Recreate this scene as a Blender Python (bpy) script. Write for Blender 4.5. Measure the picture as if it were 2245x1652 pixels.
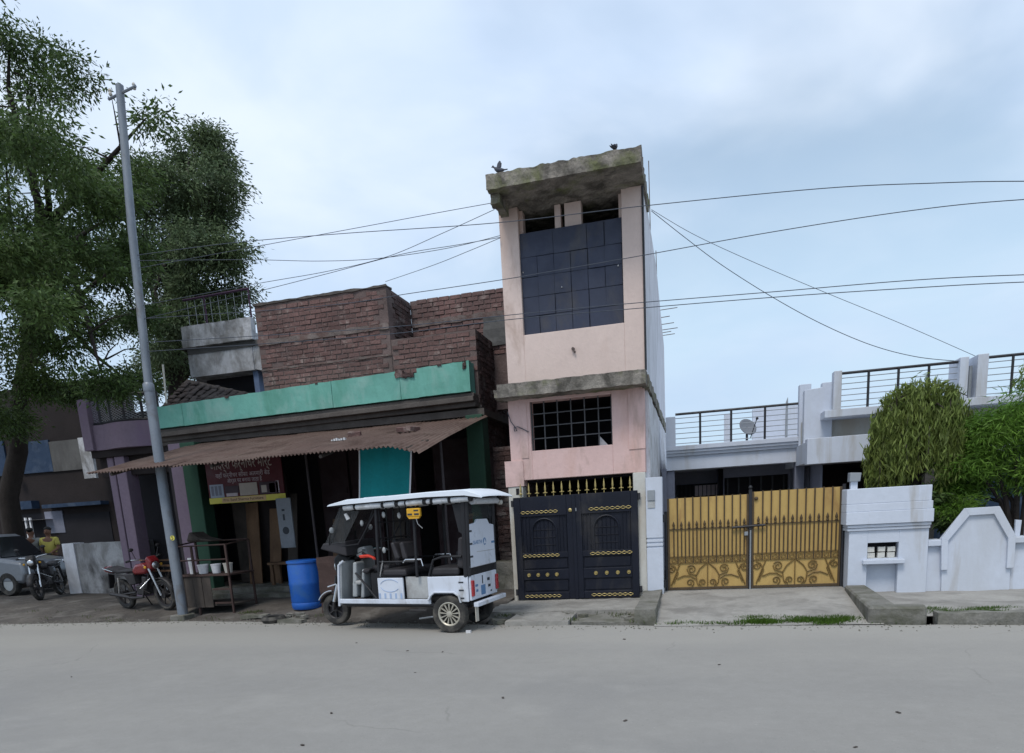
import bpy, bmesh, math, random
import numpy as np
from mathutils import Vector, Matrix, noise
R = math.radians
SC = bpy.context.scene
COL = SC.collection
for _o in list(bpy.data.objects):
    bpy.data.objects.remove(_o)
random.seed(7)
RNG = np.random.default_rng(11)

# ------------------------------------------------------------------ camera
F_PX, PPX, PPY = 1498.356, 1122.5, 1408.377       # focal length and principal point, picture 2245 x 1652
PITCH, ROLL, YAW, EYE = -0.1938007, -0.0597218, -0.2635728, 1.6
_cy, _sy, _cp, _sp = math.cos(YAW), math.sin(YAW), math.cos(PITCH), math.sin(PITCH)
FW = Vector((_sy*_cp, _cy*_cp, _sp))
_r0 = Vector((_cy, -_sy, 0)); _u0 = _r0.cross(FW)
RT = math.cos(ROLL)*_r0 + math.sin(ROLL)*_u0
UP = -math.sin(ROLL)*_r0 + math.cos(ROLL)*_u0
CAM = Vector((0, 0, EYE))
cam = bpy.data.cameras.new('camera')
cam_ob = bpy.data.objects.new('camera', cam)
COL.objects.link(cam_ob)
cam.sensor_fit = 'HORIZONTAL'; cam.sensor_width = 36.0
cam.lens = 36.0*F_PX/2245.0
cam.shift_y = (PPY-826.0)/2245.0
cam.clip_start = 0.05; cam.clip_end = 3000
m = Matrix((RT, UP, -FW)).transposed().to_4x4(); m.translation = CAM
cam_ob.matrix_world = m
SC.camera = cam_ob

# ------------------------------------------------------------------ sky and sun
SUN_EL, SUN_AZ = R(58), R(192)
world = bpy.data.worlds.new('World'); SC.world = world; world.use_nodes = True
nt = world.node_tree; nt.nodes.clear()
def wn(t, **k):
    n = nt.nodes.new(t)
    for a, v in k.items(): setattr(n, a, v)
    return n
wout = wn('ShaderNodeOutputWorld'); bgn = wn('ShaderNodeBackground')
sky = wn('ShaderNodeTexSky', sky_type='NISHITA', sun_disc=False, sun_elevation=SUN_EL, sun_rotation=SUN_AZ,
         air_density=1.0, dust_density=0.8, ozone_density=1.6, altitude=60)
tc = wn('ShaderNodeTexCoord'); sep = wn('ShaderNodeSeparateXYZ')
nt.links.new(tc.outputs['Generated'], sep.inputs[0])
def math_n(op, a, b=None, clamp=False):
    n = wn('ShaderNodeMath', operation=op, use_clamp=clamp)
    for i, v in enumerate((a, b)):
        if v is None: continue
        if isinstance(v, (int, float)): n.inputs[i].default_value = v
        else: nt.links.new(v, n.inputs[i])
    return n.outputs[0]
zc = math_n('ADD', math_n('MAXIMUM', sep.outputs[2], 0.0), 0.22)
comb = wn('ShaderNodeCombineXYZ')
nt.links.new(math_n('DIVIDE', sep.outputs[0], zc), comb.inputs[0])
nt.links.new(math_n('DIVIDE', sep.outputs[1], zc), comb.inputs[1])
def cloud_noise(scale, detail, rough, dist, off):
    mp = wn('ShaderNodeMapping'); mp.inputs['Location'].default_value = off
    nt.links.new(comb.outputs[0], mp.inputs[0])
    n = wn('ShaderNodeTexNoise'); n.inputs['Scale'].default_value = scale; n.inputs['Detail'].default_value = detail
    n.inputs['Roughness'].default_value = rough; n.inputs['Distortion'].default_value = dist
    nt.links.new(mp.outputs[0], n.inputs['Vector']); return n.outputs[0]
def ramp(fac, stops):
    n = wn('ShaderNodeValToRGB'); n.color_ramp.interpolation = 'EASE'
    el = n.color_ramp.elements
    while len(el) < len(stops): el.new(0.5)
    for e, (p, c) in zip(el, stops): e.position = p; e.color = (c, c, c, 1)
    nt.links.new(fac, n.inputs[0]); return n.outputs[0]
CLOUD_OFF = (15.866802, 16.439081, 0)
big = cloud_noise(0.95, 4, 0.48, 0.25, CLOUD_OFF)
fine = cloud_noise(2.3, 5, 0.5, 0.3, (1.3, 2.2, 5))
cover = ramp(math_n('ADD', math_n('MULTIPLY', big, 0.82), math_n('MULTIPLY', fine, 0.18)), [(0.38, 0.30), (0.60, 1.0)])
shade = ramp(fine, [(0.28, 0.0), (0.72, 1.0)])
ccol = wn('ShaderNodeMixRGB'); ccol.inputs[1].default_value = (4.75, 5.85, 7.5, 1); ccol.inputs[2].default_value = (6.2, 7.0, 8.1, 1)
nt.links.new(shade, ccol.inputs[0])
skyv = wn('ShaderNodeMixRGB', blend_type='MULTIPLY'); skyv.inputs[0].default_value = 1.0; skyv.inputs[2].default_value = (1.8, 1.62, 1.3, 1)
nt.links.new(sky.outputs[0], skyv.inputs[1])
mixc = wn('ShaderNodeMixRGB')
nt.links.new(cover, mixc.inputs[0]); nt.links.new(skyv.outputs[0], mixc.inputs[1]); nt.links.new(ccol.outputs[0], mixc.inputs[2])
hz = wn('ShaderNodeMixRGB'); hz.inputs[2].default_value = (3.7, 5.0, 6.6, 1)      # pale haze low over the horizon
nt.links.new(ramp(sep.outputs[2], [(0.0, 0.92), (0.42, 0.0)]), hz.inputs[0]); nt.links.new(mixc.outputs[0], hz.inputs[1])
nt.links.new(hz.outputs[0], bgn.inputs[0]); bgn.inputs[1].default_value = 0.11
nt.links.new(bgn.outputs[0], wout.inputs[0])
sun = bpy.data.lights.new('sun', 'SUN'); sun.energy = 1.5; sun.angle = R(18); sun.color = (1.0, 0.96, 0.9)
sun_ob = bpy.data.objects.new('sun', sun); COL.objects.link(sun_ob)
sdir = Vector((math.cos(SUN_EL)*math.sin(SUN_AZ), math.cos(SUN_EL)*math.cos(SUN_AZ), math.sin(SUN_EL)))
sun_ob.rotation_euler = sdir.to_track_quat('Z', 'Y').to_euler(); sun_ob.location = (0, 0, 30)
SC.view_settings.view_transform = 'Standard'; SC.view_settings.look = 'None'
SC.view_settings.exposure = 0.32; SC.view_settings.gamma = 1.0; SC.view_settings.use_curve_mapping = False
SC.render.engine = 'CYCLES'

# ------------------------------------------------------------------ pixels to places (2245 x 1652 picture)
def ray(x, y): return RT*((x-PPX)/F_PX) - UP*((y-PPY)/F_PX) + FW
def onY(x, y, Y): d = ray(x, y); return CAM + d*(Y/d.y)
def onX(x, y, X): d = ray(x, y); return CAM + d*(X/d.x)
def onZ(x, y, z=0.0): d = ray(x, y); return CAM + d*((z-EYE)/d.z)

# ------------------------------------------------------------------ materials
MATS = {}
def mat(name, col, rough=0.8, var=0.16, scale=2.5, bump=0.0, bscale=25.0, metal=0.0, stain=None, stain2=None, rnd=0.0,
        fine=0.10, spec=0.3, island=0.0, alpha=None):
    """base colour with broad and fine noise; stain = (colour, amount 0..1, scale, z-stretch)"""
    mt = bpy.data.materials.new(name); mt.use_nodes = True; MATS[name] = mt
    t = mt.node_tree; b = t.nodes['Principled BSDF']; L = t.links.new
    geo = t.nodes.new('ShaderNodeNewGeometry')
    pos = geo.outputs['Position']
    def nz(sc, det=4, ro=0.55, vec=pos, dist=0.0):
        n = t.nodes.new('ShaderNodeTexNoise'); n.inputs['Scale'].default_value = sc; n.inputs['Detail'].default_value = det
        n.inputs['Roughness'].default_value = ro; n.inputs['Distortion'].default_value = dist
        L(vec, n.inputs['Vector']); return n.outputs[0]
    def rmp(f, a, b_, lo=0.0, hi=1.0):
        n = t.nodes.new('ShaderNodeMapRange'); n.inputs[1].default_value = a; n.inputs[2].default_value = b_
        n.inputs[3].default_value = lo; n.inputs[4].default_value = hi; L(f, n.inputs[0]); return n.outputs[0]
    def mul(c, f):
        n = t.nodes.new('ShaderNodeMixRGB'); n.blend_type = 'MULTIPLY'; n.inputs[0].default_value = 1
        L(c, n.inputs[1]); L(f, n.inputs[2]); return n.outputs[0]
    rgb = t.nodes.new('ShaderNodeRGB'); rgb.outputs[0].default_value = (*col, 1); c = rgb.outputs[0]
    if var: c = mul(c, rmp(nz(scale), 0.25, 0.75, 1-var, 1+var))
    if fine: c = mul(c, rmp(nz(scale*14, 5, 0.65), 0.25, 0.75, 1-fine, 1+fine))
    for s in (stain, stain2):
        if not s: continue
        sc_, am, ss, zs = s
        mp = t.nodes.new('ShaderNodeMapping'); mp.inputs['Scale'].default_value = (1, 1, zs); L(pos, mp.inputs[0])
        f = rmp(nz(ss, 6, 0.62, mp.outputs[0], 0.4), 0.62-am*0.32, 0.74-am*0.2, 0, 0.9)
        n = t.nodes.new('ShaderNodeMixRGB'); L(f, n.inputs[0]); L(c, n.inputs[1]); n.inputs[2].default_value = (*sc_, 1); c = n.outputs[0]
    if rnd:
        oi = t.nodes.new('ShaderNodeObjectInfo'); c = mul(c, rmp(oi.outputs['Random'], 0, 1, 1-rnd, 1+rnd))
    if island: c = mul(c, rmp(geo.outputs['Random Per Island'], 0, 1, 1-island, 1+island))
    L(c, b.inputs['Base Color'])
    b.inputs['Roughness'].default_value = rough; b.inputs['Metallic'].default_value = metal
    b.inputs['Specular IOR Level'].default_value = spec
    if rough < 0.75: L(rmp(nz(scale*3), 0.3, 0.7, rough*0.75, min(1, rough*1.3)), b.inputs['Roughness'])
    if bump:
        bp = t.nodes.new('ShaderNodeBump'); bp.inputs['Strength'].default_value = bump; bp.inputs['Distance'].default_value = 0.02
        L(nz(bscale, 6, 0.6), bp.inputs['Height']); L(bp.outputs[0], b.inputs['Normal'])
    if alpha is not None: b.inputs['Alpha'].default_value = alpha
    return mt
def road_mat(name):
    mt = mat(name, (0.262, 0.252, 0.235), 0.92, 0.05, 0.5, 0.0, 60, stain=((0.228, 0.221, 0.211), 0.4, 0.35, 1), fine=0.06)
    t = mt.node_tree; L = t.links.new; b = t.nodes['Principled BSDF']
    src = b.inputs['Base Color'].links[0].from_socket
    geo = t.nodes.new('ShaderNodeNewGeometry'); sp = t.nodes.new('ShaderNodeSeparateXYZ'); L(geo.outputs['Position'], sp.inputs[0])
    def N(sc, det, vec=None, ro=0.6):
        n = t.nodes.new('ShaderNodeTexNoise'); n.inputs['Scale'].default_value = sc; n.inputs['Detail'].default_value = det; n.inputs['Roughness'].default_value = ro
        L(vec or geo.outputs['Position'], n.inputs['Vector']); return n.outputs[0]
    def MR(f, a, c, lo, hi):
        n = t.nodes.new('ShaderNodeMapRange'); n.interpolation_type = 'SMOOTHSTEP'
        for i, v in enumerate((a, c, lo, hi)): n.inputs[i+1].default_value = v
        L(f, n.inputs[0]); return n.outputs[0]
    def OP(op, a, c):
        n = t.nodes.new('ShaderNodeMath'); n.operation = op
        for i, v in enumerate((a, c)):
            if isinstance(v, (int, float)): n.inputs[i].default_value = v
            else: L(v, n.inputs[i])
        return n.outputs[0]
    def MIX(c, col, f, bt='MIX'):
        n = t.nodes.new('ShaderNodeMixRGB'); n.blend_type = bt; L(f, n.inputs[0]); L(c, n.inputs[1]); n.inputs[2].default_value = (*col, 1); return n.outputs[0]
    yw = OP('ADD', sp.outputs[1], OP('MULTIPLY', N(0.6, 4), 2.4))
    c = MIX(src, (0.33, 0.315, 0.285), MR(yw, 7.2, 10.0, 0.0, 0.75))                 # dust drifted to the road edge
    lane = t.nodes.new('ShaderNodeTexWave'); lane.wave_type = 'BANDS'; lane.bands_direction = 'Y'; lane.inputs['Scale'].default_value = 0.19
    lane.inputs['Distortion'].default_value = 1.2; lane.inputs['Detail'].default_value = 2; lane.inputs['Detail Scale'].default_value = 0.4; L(geo.outputs['Position'], lane.inputs['Vector'])
    c = MIX(c, (0.205, 0.2, 0.193), MR(lane.outputs['Fac'], 0.4, 1.0, 0.0, 0.14))    # wheel-polished bands
    mp = t.nodes.new('ShaderNodeMapping'); mp.inputs['Scale'].default_value = (0.7, 1, 1); L(geo.outputs['Position'], mp.inputs[0])
    c = MIX(c, (0.30, 0.288, 0.268), MR(N(1.6, 6, mp.outputs[0]), 0.52, 0.72, 0.0, 0.55))
    c = MIX(c, (0.12, 0.115, 0.11), MR(N(0.9, 3), 0.70, 0.80, 0.0, 0.35))            # old oil drips
    c = MIX(c, (0.17, 0.165, 0.157), MR(N(38, 3, None, .75), 0.56, 0.75, 0.0, 0.55)); c = MIX(c, (0.37, 0.357, 0.33), MR(N(31, 3, None, .75), 0.58, 0.76, 0.0, 0.5))
    agg = N(190, 2, None, 0.7); c = MIX(c, (0.13, 0.126, 0.12), MR(agg, 0.60, 0.74, 0.0, 0.5)); c = MIX(c, (0.42, 0.41, 0.39), MR(N(150, 2, None, .7), 0.62, 0.76, 0.0, 0.45))
    vo = t.nodes.new('ShaderNodeTexVoronoi'); vo.feature = 'DISTANCE_TO_EDGE'; vo.inputs['Scale'].default_value = 0.33
    wob = t.nodes.new('ShaderNodeMixRGB'); wob.blend_type = 'ADD'; wob.inputs[0].default_value = 0.35; L(geo.outputs['Position'], wob.inputs[1])
    nv = t.nodes.new('ShaderNodeTexNoise'); nv.inputs['Scale'].default_value = 2.2; nv.inputs['Detail'].default_value = 5; L(geo.outputs['Position'], nv.inputs['Vector']); L(nv.outputs['Color'], wob.inputs[2]); L(wob.outputs[0], vo.inputs['Vector'])
    crack = OP('MULTIPLY', MR(vo.outputs['Distance'], 0.0, 0.006, 1.0, 0.0), MR(N(0.5, 2), 0.54, 0.62, 0.0, 0.26))
    c = MIX(c, (0.10, 0.096, 0.09), crack)
    L(c, b.inputs['Base Color'])
    bp = t.nodes.new('ShaderNodeBump'); bp.inputs['Strength'].default_value = 0.35; bp.inputs['Distance'].default_value = 0.006; L(OP('ADD', agg, N(9, 4)), bp.inputs['Height']); L(bp.outputs[0], b.inputs['Normal'])
    return mt
def leaf_mat(name, col, trans=0.35, var=0.35, tint=(1.25, 1.2, 0.7)):
    mt = bpy.data.materials.new(name); mt.use_nodes = True; MATS[name] = mt
    t = mt.node_tree; t.nodes.clear(); L = t.links.new
    out = t.nodes.new('ShaderNodeOutputMaterial'); mx = t.nodes.new('ShaderNodeMixShader'); mx.inputs[0].default_value = trans
    p = t.nodes.new('ShaderNodeBsdfPrincipled'); p.inputs['Roughness'].default_value = 0.55; p.inputs['Specular IOR Level'].default_value = 0.25
    tr = t.nodes.new('ShaderNodeBsdfTranslucent')
    geo = t.nodes.new('ShaderNodeNewGeometry')
    r = t.nodes.new('ShaderNodeMapRange'); r.inputs[3].default_value = 1-var; r.inputs[4].default_value = 1+var
    L(geo.outputs['Random Per Island'], r.inputs[0])
    n = t.nodes.new('ShaderNodeTexNoise'); n.inputs['Scale'].default_value = 1.3; L(geo.outputs['Position'], n.inputs['Vector'])
    c1 = t.nodes.new('ShaderNodeMixRGB'); c1.inputs[1].default_value = (*col, 1)
    c1.inputs[2].default_value = (col[0]*tint[0], col[1]*tint[1], col[2]*tint[2], 1); L(n.outputs[0], c1.inputs[0])
    c2 = t.nodes.new('ShaderNodeMixRGB'); c2.blend_type = 'MULTIPLY'; c2.inputs[0].default_value = 1
    L(c1.outputs[0], c2.inputs[1]); L(r.outputs[0], c2.inputs[2])
    L(c2.outputs[0], p.inputs['Base Color']); L(c2.outputs[0], tr.inputs['Color'])
    L(p.outputs[0], mx.inputs[1]); L(tr.outputs[0], mx.inputs[2]); L(mx.outputs[0], out.inputs[0])
    return mt
def glass_mat(name, col, rough=0.08, alpha=0.55):
    mt = bpy.data.materials.new(name); mt.use_nodes = True; MATS[name] = mt
    b = mt.node_tree.nodes['Principled BSDF']; b.inputs['Base Color'].default_value = (*col, 1)
    b.inputs['Roughness'].default_value = rough; b.inputs['Alpha'].default_value = alpha; b.inputs['Specular IOR Level'].default_value = 0.6
    return mt

# ------------------------------------------------------------------ mesh builder
ORG = {}
class MB:
    def __init__(s): s.v = []; s.f = []
    def add(s, vs, fs):
        n = len(s.v); s.v += [tuple(v) for v in vs]; s.f += [tuple(i+n for i in f) for f in fs]; return s
    def box(s, x0, x1, y0, y1, z0, z1, rot=None, piv=None):
        vs = [Vector((x, y, z)) for x in (x0, x1) for y in (y0, y1) for z in (z0, z1)]
        if rot is not None:
            pv = Vector(piv) if piv is not None else Vector(((x0+x1)/2, (y0+y1)/2, (z0+z1)/2))
            vs = [rot @ (v-pv) + pv for v in vs]
        return s.add(vs, [(0, 1, 3, 2), (4, 6, 7, 5), (0, 4, 5, 1), (2, 3, 7, 6), (0, 2, 6, 4), (1, 5, 7, 3)])
    def prism(s, poly, d0, d1, axis='y'):
        """poly of 2-D points; axis y: (x,z) swept in y; x: (y,z) swept in x; z: (x,y) swept in z"""
        def mk(p, d): return {'y': (p[0], d, p[1]), 'x': (d, p[0], p[1]), 'z': (p[0], p[1], d)}[axis]
        n = len(poly); vs = [mk(p, d0) for p in poly] + [mk(p, d1) for p in poly]
        fs = [(i, (i+1) % n, n+(i+1) % n, n+i) for i in range(n)] + [tuple(range(n-1, -1, -1)), tuple(range(n, 2*n))]
        return s.add(vs, fs)
    def tube(s, pts, r, n=8, cap=True):
        pts = [Vector(p) for p in pts]; rs = r if isinstance(r, (list, tuple)) else [r]*len(pts)
        vs = []; fs = []
        d0 = (pts[1]-pts[0]).normalized(); ref = Vector((0, 0, 1)) if abs(d0.z) < 0.9 else Vector((1, 0, 0))
        a = d0.cross(ref).normalized()
        for i, p in enumerate(pts):
            d = (pts[min(i+1, len(pts)-1)]-pts[max(i-1, 0)])
            d = d.normalized() if d.length > 1e-9 else d0
            a = (a - d*a.dot(d)); a = a.normalized() if a.length > 1e-6 else d.orthogonal().normalized()
            b = d.cross(a)
            for k in range(n):
                t = 2*math.pi*k/n; vs.append(p + (a*math.cos(t)+b*math.sin(t))*rs[i])
        for i in range(len(pts)-1):
            for k in range(n):
                fs.append((i*n+k, i*n+(k+1) % n, (i+1)*n+(k+1) % n, (i+1)*n+k))
        if cap: fs += [tuple(range(n-1, -1, -1)), tuple(range((len(pts)-1)*n, len(pts)*n))]
        return s.add(vs, fs)
    def lathe(s, prof, c, axis='z', n=16, closed=False):
        """prof: (radius, height) along axis from centre c"""
        c = Vector(c); vs = []; fs = []
        for (r, h) in prof:
            for k in range(n):
                t = 2*math.pi*k/n; p, q = r*math.cos(t), r*math.sin(t)
                vs.append(c + Vector({'z': (p, q, h), 'y': (p, h, q), 'x': (h, p, q)}[axis]))
        m_ = len(prof)
        for i in range(m_-1 if not closed else m_):
            j = (i+1) % m_
            for k in range(n): fs.append((i*n+k, i*n+(k+1) % n, j*n+(k+1) % n, j*n+k))
        if not closed: fs += [tuple(range(n-1, -1, -1)), tuple(range((m_-1)*n, m_*n))]
        return s.add(vs, fs)
    def ball(s, c, r, n=8, sq=(1, 1, 1)):
        c = Vector(c); vs = [c+Vector((0, 0, -r*sq[2]))]; fs = []; m_ = max(3, n//2)
        for i in range(1, m_):
            ph = -math.pi/2+math.pi*i/m_
            for k in range(n):
                t = 2*math.pi*k/n
                vs.append(c+Vector((r*sq[0]*math.cos(ph)*math.cos(t), r*sq[1]*math.cos(ph)*math.sin(t), r*sq[2]*math.sin(ph))))
        vs.append(c+Vector((0, 0, r*sq[2]))); e = len(vs)-1
        for k in range(n): fs.append((0, 1+(k+1) % n, 1+k)); fs.append((e, e-n+k, e-n+(k+1) % n))
        for i in range(m_-2):
            for k in range(n): fs.append((1+i*n+k, 1+i*n+(k+1) % n, 1+(i+1)*n+(k+1) % n, 1+(i+1)*n+k))
        return s.add(vs, fs)
    def grid(s, fn, nu, nv):
        vs = [fn(i/nu, j/nv) for i in range(nu+1) for j in range(nv+1)]
        return s.add(vs, [(i*(nv+1)+j, (i+1)*(nv+1)+j, (i+1)*(nv+1)+j+1, i*(nv+1)+j+1) for i in range(nu) for j in range(nv)])
    def rough_box(s, x0, x1, y0, y1, z0, z1, step=0.08, amp=0.015, seed=0.0, freq=6.0):
        bm = bmesh.new(); bmesh.ops.create_cube(bm, size=1)
        for v in bm.verts: v.co = Vector(((x0+x1)/2+v.co.x*(x1-x0), (y0+y1)/2+v.co.y*(y1-y0), (z0+z1)/2+v.co.z*(z1-z0)))
        for ax in range(3):
            L_ = (x1-x0, y1-y0, z1-z0)[ax]; n = min(60, int(L_/step))
            for k in range(1, n):
                o = (x0, y0, z0)[ax]+L_*k/n
                pc = [0, 0, 0]; pn = [0, 0, 0]; pc[ax] = o; pn[ax] = 1
                bmesh.ops.bisect_plane(bm, geom=bm.verts[:]+bm.edges[:]+bm.faces[:], plane_co=pc, plane_no=pn)
        bm.normal_update()
        for v in bm.verts:
            o = Vector((seed, seed*1.7, -seed))
            v.co += v.normal*amp*(noise.noise(v.co*freq+o)*1.3 + 0.6*noise.noise(v.co*freq*3+o) - 0.3)
        bm.verts.ensure_lookup_table()
        s.add([v.co.copy() for v in bm.verts], [tuple(v.index for v in f.verts) for f in bm.faces]); bm.free(); return s
    def build(s, name, material, parent=None, smooth=False, bev=0.0, world=True, kind=None, label=None, seg=1):
        me = bpy.data.meshes.new(name)
        org = ORG.get(parent.name, Vector()) if (parent is not None and world) else Vector()
        me.from_pydata([(v[0]-org.x, v[1]-org.y, v[2]-org.z) for v in s.v], [], s.f)
        bm = bmesh.new(); bm.from_mesh(me); bmesh.ops.recalc_face_normals(bm, faces=bm.faces); bm.to_mesh(me); bm.free()
        me.materials.append(MATS[material])
        if smooth:
            me.polygons.foreach_set('use_smooth', [True]*len(me.polygons))
            me.set_sharp_from_angle(angle=R(40))
        o = bpy.data.objects.new(name, me); COL.objects.link(o)
        if parent is not None: o.parent = parent; ORG[o.name] = org
        if bev:
            b = o.modifiers.new('bevel', 'BEVEL'); b.width = bev; b.segments = seg; b.limit_method = 'ANGLE'
        if kind: o['kind'] = kind
        if label: o['label'] = label
        return o
def thing(name, loc, label, cat, group=None, local=False, rz=0.0):
    o = bpy.data.objects.new(name, None); COL.objects.link(o); o.empty_display_size = 0.2
    o.location = loc; o.rotation_euler = (0, 0, rz); o['label'] = label; o['category'] = cat
    if group: o['group'] = group
    ORG[o.name] = Vector() if local else Vector(loc)
    return o
def tag(o, label, cat, group=None):
    o['label'] = label; o['category'] = cat
    if group: o['group'] = group
    return o
def seat_origin(o, p):
    """move a mesh object's origin to p without moving the mesh"""
    o.data.transform(Matrix.Translation(-Vector(p))); o.location = p; return o
def put(o, parent):
    o.parent = parent; return o
def share(proto, parent, loc, rot=None, scale=None):
    c = proto.copy(); COL.objects.link(c); c.parent = parent
    c.location = Vector(loc)-ORG.get(parent.name, Vector()) if parent is not None else loc
    if rot is not None: c.rotation_euler = rot
    if scale is not None: c.scale = scale
    return c
def dup(root, loc, rz=None, label=None, group=None):
    r_ = root.copy(); COL.objects.link(r_); r_.location = loc
    if rz is not None: r_.rotation_euler = (0, 0, rz)
    if label: r_['label'] = label
    if group: r_['group'] = group
    for ch in list(root.children):
        c = ch.copy(); COL.objects.link(c); c.parent = r_
        for g in ch.children:
            d = g.copy(); COL.objects.link(d); d.parent = c
    return r_
def text_mb(body, size, depth=0.002, align='CENTER'):
    cu = bpy.data.curves.new('t', 'FONT'); cu.body = body; cu.size = size; cu.extrude = depth; cu.align_x = align; cu.align_y = 'CENTER'
    cu.resolution_u = 2
    ob = bpy.data.objects.new('t', cu); COL.objects.link(ob)
    dg = bpy.context.evaluated_depsgraph_get(); me = bpy.data.meshes.new_from_object(ob.evaluated_get(dg))
    mb = MB(); mb.add([v.co.copy() for v in me.vertices], [tuple(p.vertices) for p in me.polygons])
    bpy.data.objects.remove(ob); bpy.data.curves.remove(cu); bpy.data.meshes.remove(me)
    return mb
def xform(mb, M4):
    mb.v = [tuple(M4 @ Vector(v)) for v in mb.v]; return mb
STAND = Matrix.Rotation(R(90), 4, 'X')              # text plane -> facing -Y
# ------------------------------------------------------------------ palette
road_mat('road_dust')
mat('dirt', (0.105, 0.093, 0.082), 0.95, 0.3, 0.9, 0.8, 18, stain=((0.062, 0.055, 0.05), 0.5, 1.1, 1), stain2=((0.17, 0.158, 0.142), 0.35, 2.0, 1), fine=0.25)
mat('soil_far', (0.16, 0.14, 0.11), 0.95, 0.2, 0.2)
mat('concrete', (0.30, 0.288, 0.265), 0.9, 0.16, 1.4, 0.5, 30, stain=((0.19, 0.18, 0.165), 0.45, 1.6, 1), fine=0.12)
mat('concrete_edge', (0.19, 0.183, 0.163), 0.92, 0.25, 2.5, 0.7, 22, stain=((0.10, 0.10, 0.075), 0.55, 3.0, 1), fine=0.2)
mat('moss_concrete', (0.26, 0.235, 0.205), 0.95, 0.3, 3.0, 0.9, 24, stain=((0.075, 0.068, 0.058), 0.62, 3.2, 0.6), stain2=((0.13, 0.14, 0.06), 0.38, 2.3, 1), fine=0.25)
mat('pink_upper', (0.64, 0.515, 0.465), 0.85, 0.07, 0.9, 0.25, 20, stain=((0.54, 0.40, 0.34), 0.4, 1.2, 0.25), stain2=((0.44, 0.33, 0.28), 0.16, 2.6, 0.3), fine=0.05)
mat('pink_lower', (0.66, 0.465, 0.435), 0.85, 0.07, 0.9, 0.25, 20, stain=((0.57, 0.37, 0.32), 0.36, 1.4, 0.3), stain2=((0.42, 0.30, 0.26), 0.16, 2.6, 0.3), fine=0.05)
mat('white_house', (0.55, 0.59, 0.67), 0.8, 0.05, 0.7, 0.12, 25, stain=((0.49, 0.515, 0.56), 0.42, 1.0, 0.3), stain2=((0.40, 0.39, 0.38), 0.20, 2.6, 0.12), fine=0.05)
mat('white_wash', (0.68, 0.68, 0.72), 0.85, 0.06, 1.0, 0.5, 16, stain=((0.52, 0.52, 0.54), 0.45, 2.5, 0.5), fine=0.05)
mat('white_wash_brick', (0.66, 0.66, 0.68), 0.9, 0.08, 1.5, 0.9, 13, stain=((0.45, 0.43, 0.42), 0.5, 4.0, 0.6), fine=0.1)
mat('cream_post', (0.55, 0.54, 0.50), 0.85, 0.08, 1.2, 0.2, 20, stain=((0.45, 0.40, 0.33), 0.4, 2.0, 0.3), fine=0.05)
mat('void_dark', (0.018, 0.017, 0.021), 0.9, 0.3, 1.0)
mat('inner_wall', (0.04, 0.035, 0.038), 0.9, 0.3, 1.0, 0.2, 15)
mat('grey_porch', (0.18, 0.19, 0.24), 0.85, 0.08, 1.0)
mat('navy_metal', (0.030, 0.037, 0.066), 0.5, 0.18, 1.6, 0.0, stain=((0.06, 0.058, 0.065), 0.3, 2.0, 0.5), metal=0.0, spec=0.4, fine=0.08)
mat('gate_navy', (0.009, 0.011, 0.020), 0.5, 0.2, 1.6, 0.0, stain=((0.033, 0.032, 0.035), 0.33, 2.2, 0.5), spec=0.25, fine=0.08)
mat('gold', (0.42, 0.33, 0.13), 0.42, 0.18, 6, metal=0.35, spec=0.5)
mat('black_iron', (0.022, 0.022, 0.026), 0.5, 0.2, 4, spec=0.4)
mat('yellow_sheet', (0.49, 0.33, 0.115), 0.55, 0.07, 1.2, 0.0, stain=((0.42, 0.275, 0.095), 0.4, 1.4, 0.35), stain2=((0.34, 0.20, 0.075), 0.22, 4.0, 0.3), fine=0.05)
mat('gate_brown', (0.075, 0.05, 0.026), 0.55, 0.3, 5, spec=0.4)
mat('scroll_brown', (0.17, 0.105, 0.032), 0.55, 0.3, 5, spec=0.4)
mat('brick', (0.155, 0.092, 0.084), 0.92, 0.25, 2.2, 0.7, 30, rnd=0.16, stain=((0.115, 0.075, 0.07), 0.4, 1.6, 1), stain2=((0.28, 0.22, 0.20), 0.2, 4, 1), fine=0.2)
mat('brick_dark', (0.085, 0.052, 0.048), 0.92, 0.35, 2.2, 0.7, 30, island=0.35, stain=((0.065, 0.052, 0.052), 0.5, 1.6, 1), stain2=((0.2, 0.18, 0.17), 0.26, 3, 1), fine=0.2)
mat('mortar', (0.135, 0.10, 0.094), 0.95, 0.3, 3, 0.6, 30, stain=((0.14, 0.115, 0.105), 0.35, 2.2, 1))
mat('band_plaster', (0.17, 0.14, 0.13), 0.95, 0.35, 3, 0.8, 25, stain=((0.12, 0.075, 0.066), 0.55, 4, 1), fine=0.2)
mat('green_paint', (0.15, 0.385, 0.325), 0.8, 0.13, 0.9, 0.2, 20, stain=((0.10, 0.29, 0.225), 0.5, 1.6, 0.3), stain2=((0.22, 0.41, 0.36), 0.36, 3.0, 0.5), fine=0.06)
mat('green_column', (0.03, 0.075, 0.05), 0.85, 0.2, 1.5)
mat('old_cornice', (0.10, 0.088, 0.08), 0.9, 0.3, 2, 0.5, 25, stain=((0.07, 0.06, 0.055), 0.5, 2.4, 1))
mat('rust_sheet', (0.125, 0.082, 0.068), 0.75, 0.22, 1.3, 0.15, 40, stain=((0.155, 0.11, 0.09), 0.5, 1.5, 0.4), stain2=((0.075, 0.045, 0.035), 0.35, 2.2, 1), fine=0.14)
mat('wood', (0.16, 0.095, 0.055), 0.75, 0.3, 2, 0.3, 20, stain=((0.09, 0.05, 0.03), 0.4, 3, 0.2))
mat('wood_grey', (0.07, 0.058, 0.05), 0.85, 0.3, 2, 0.4, 20, stain=((0.04, 0.034, 0.03), 0.4, 3, 0.3))
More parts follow.
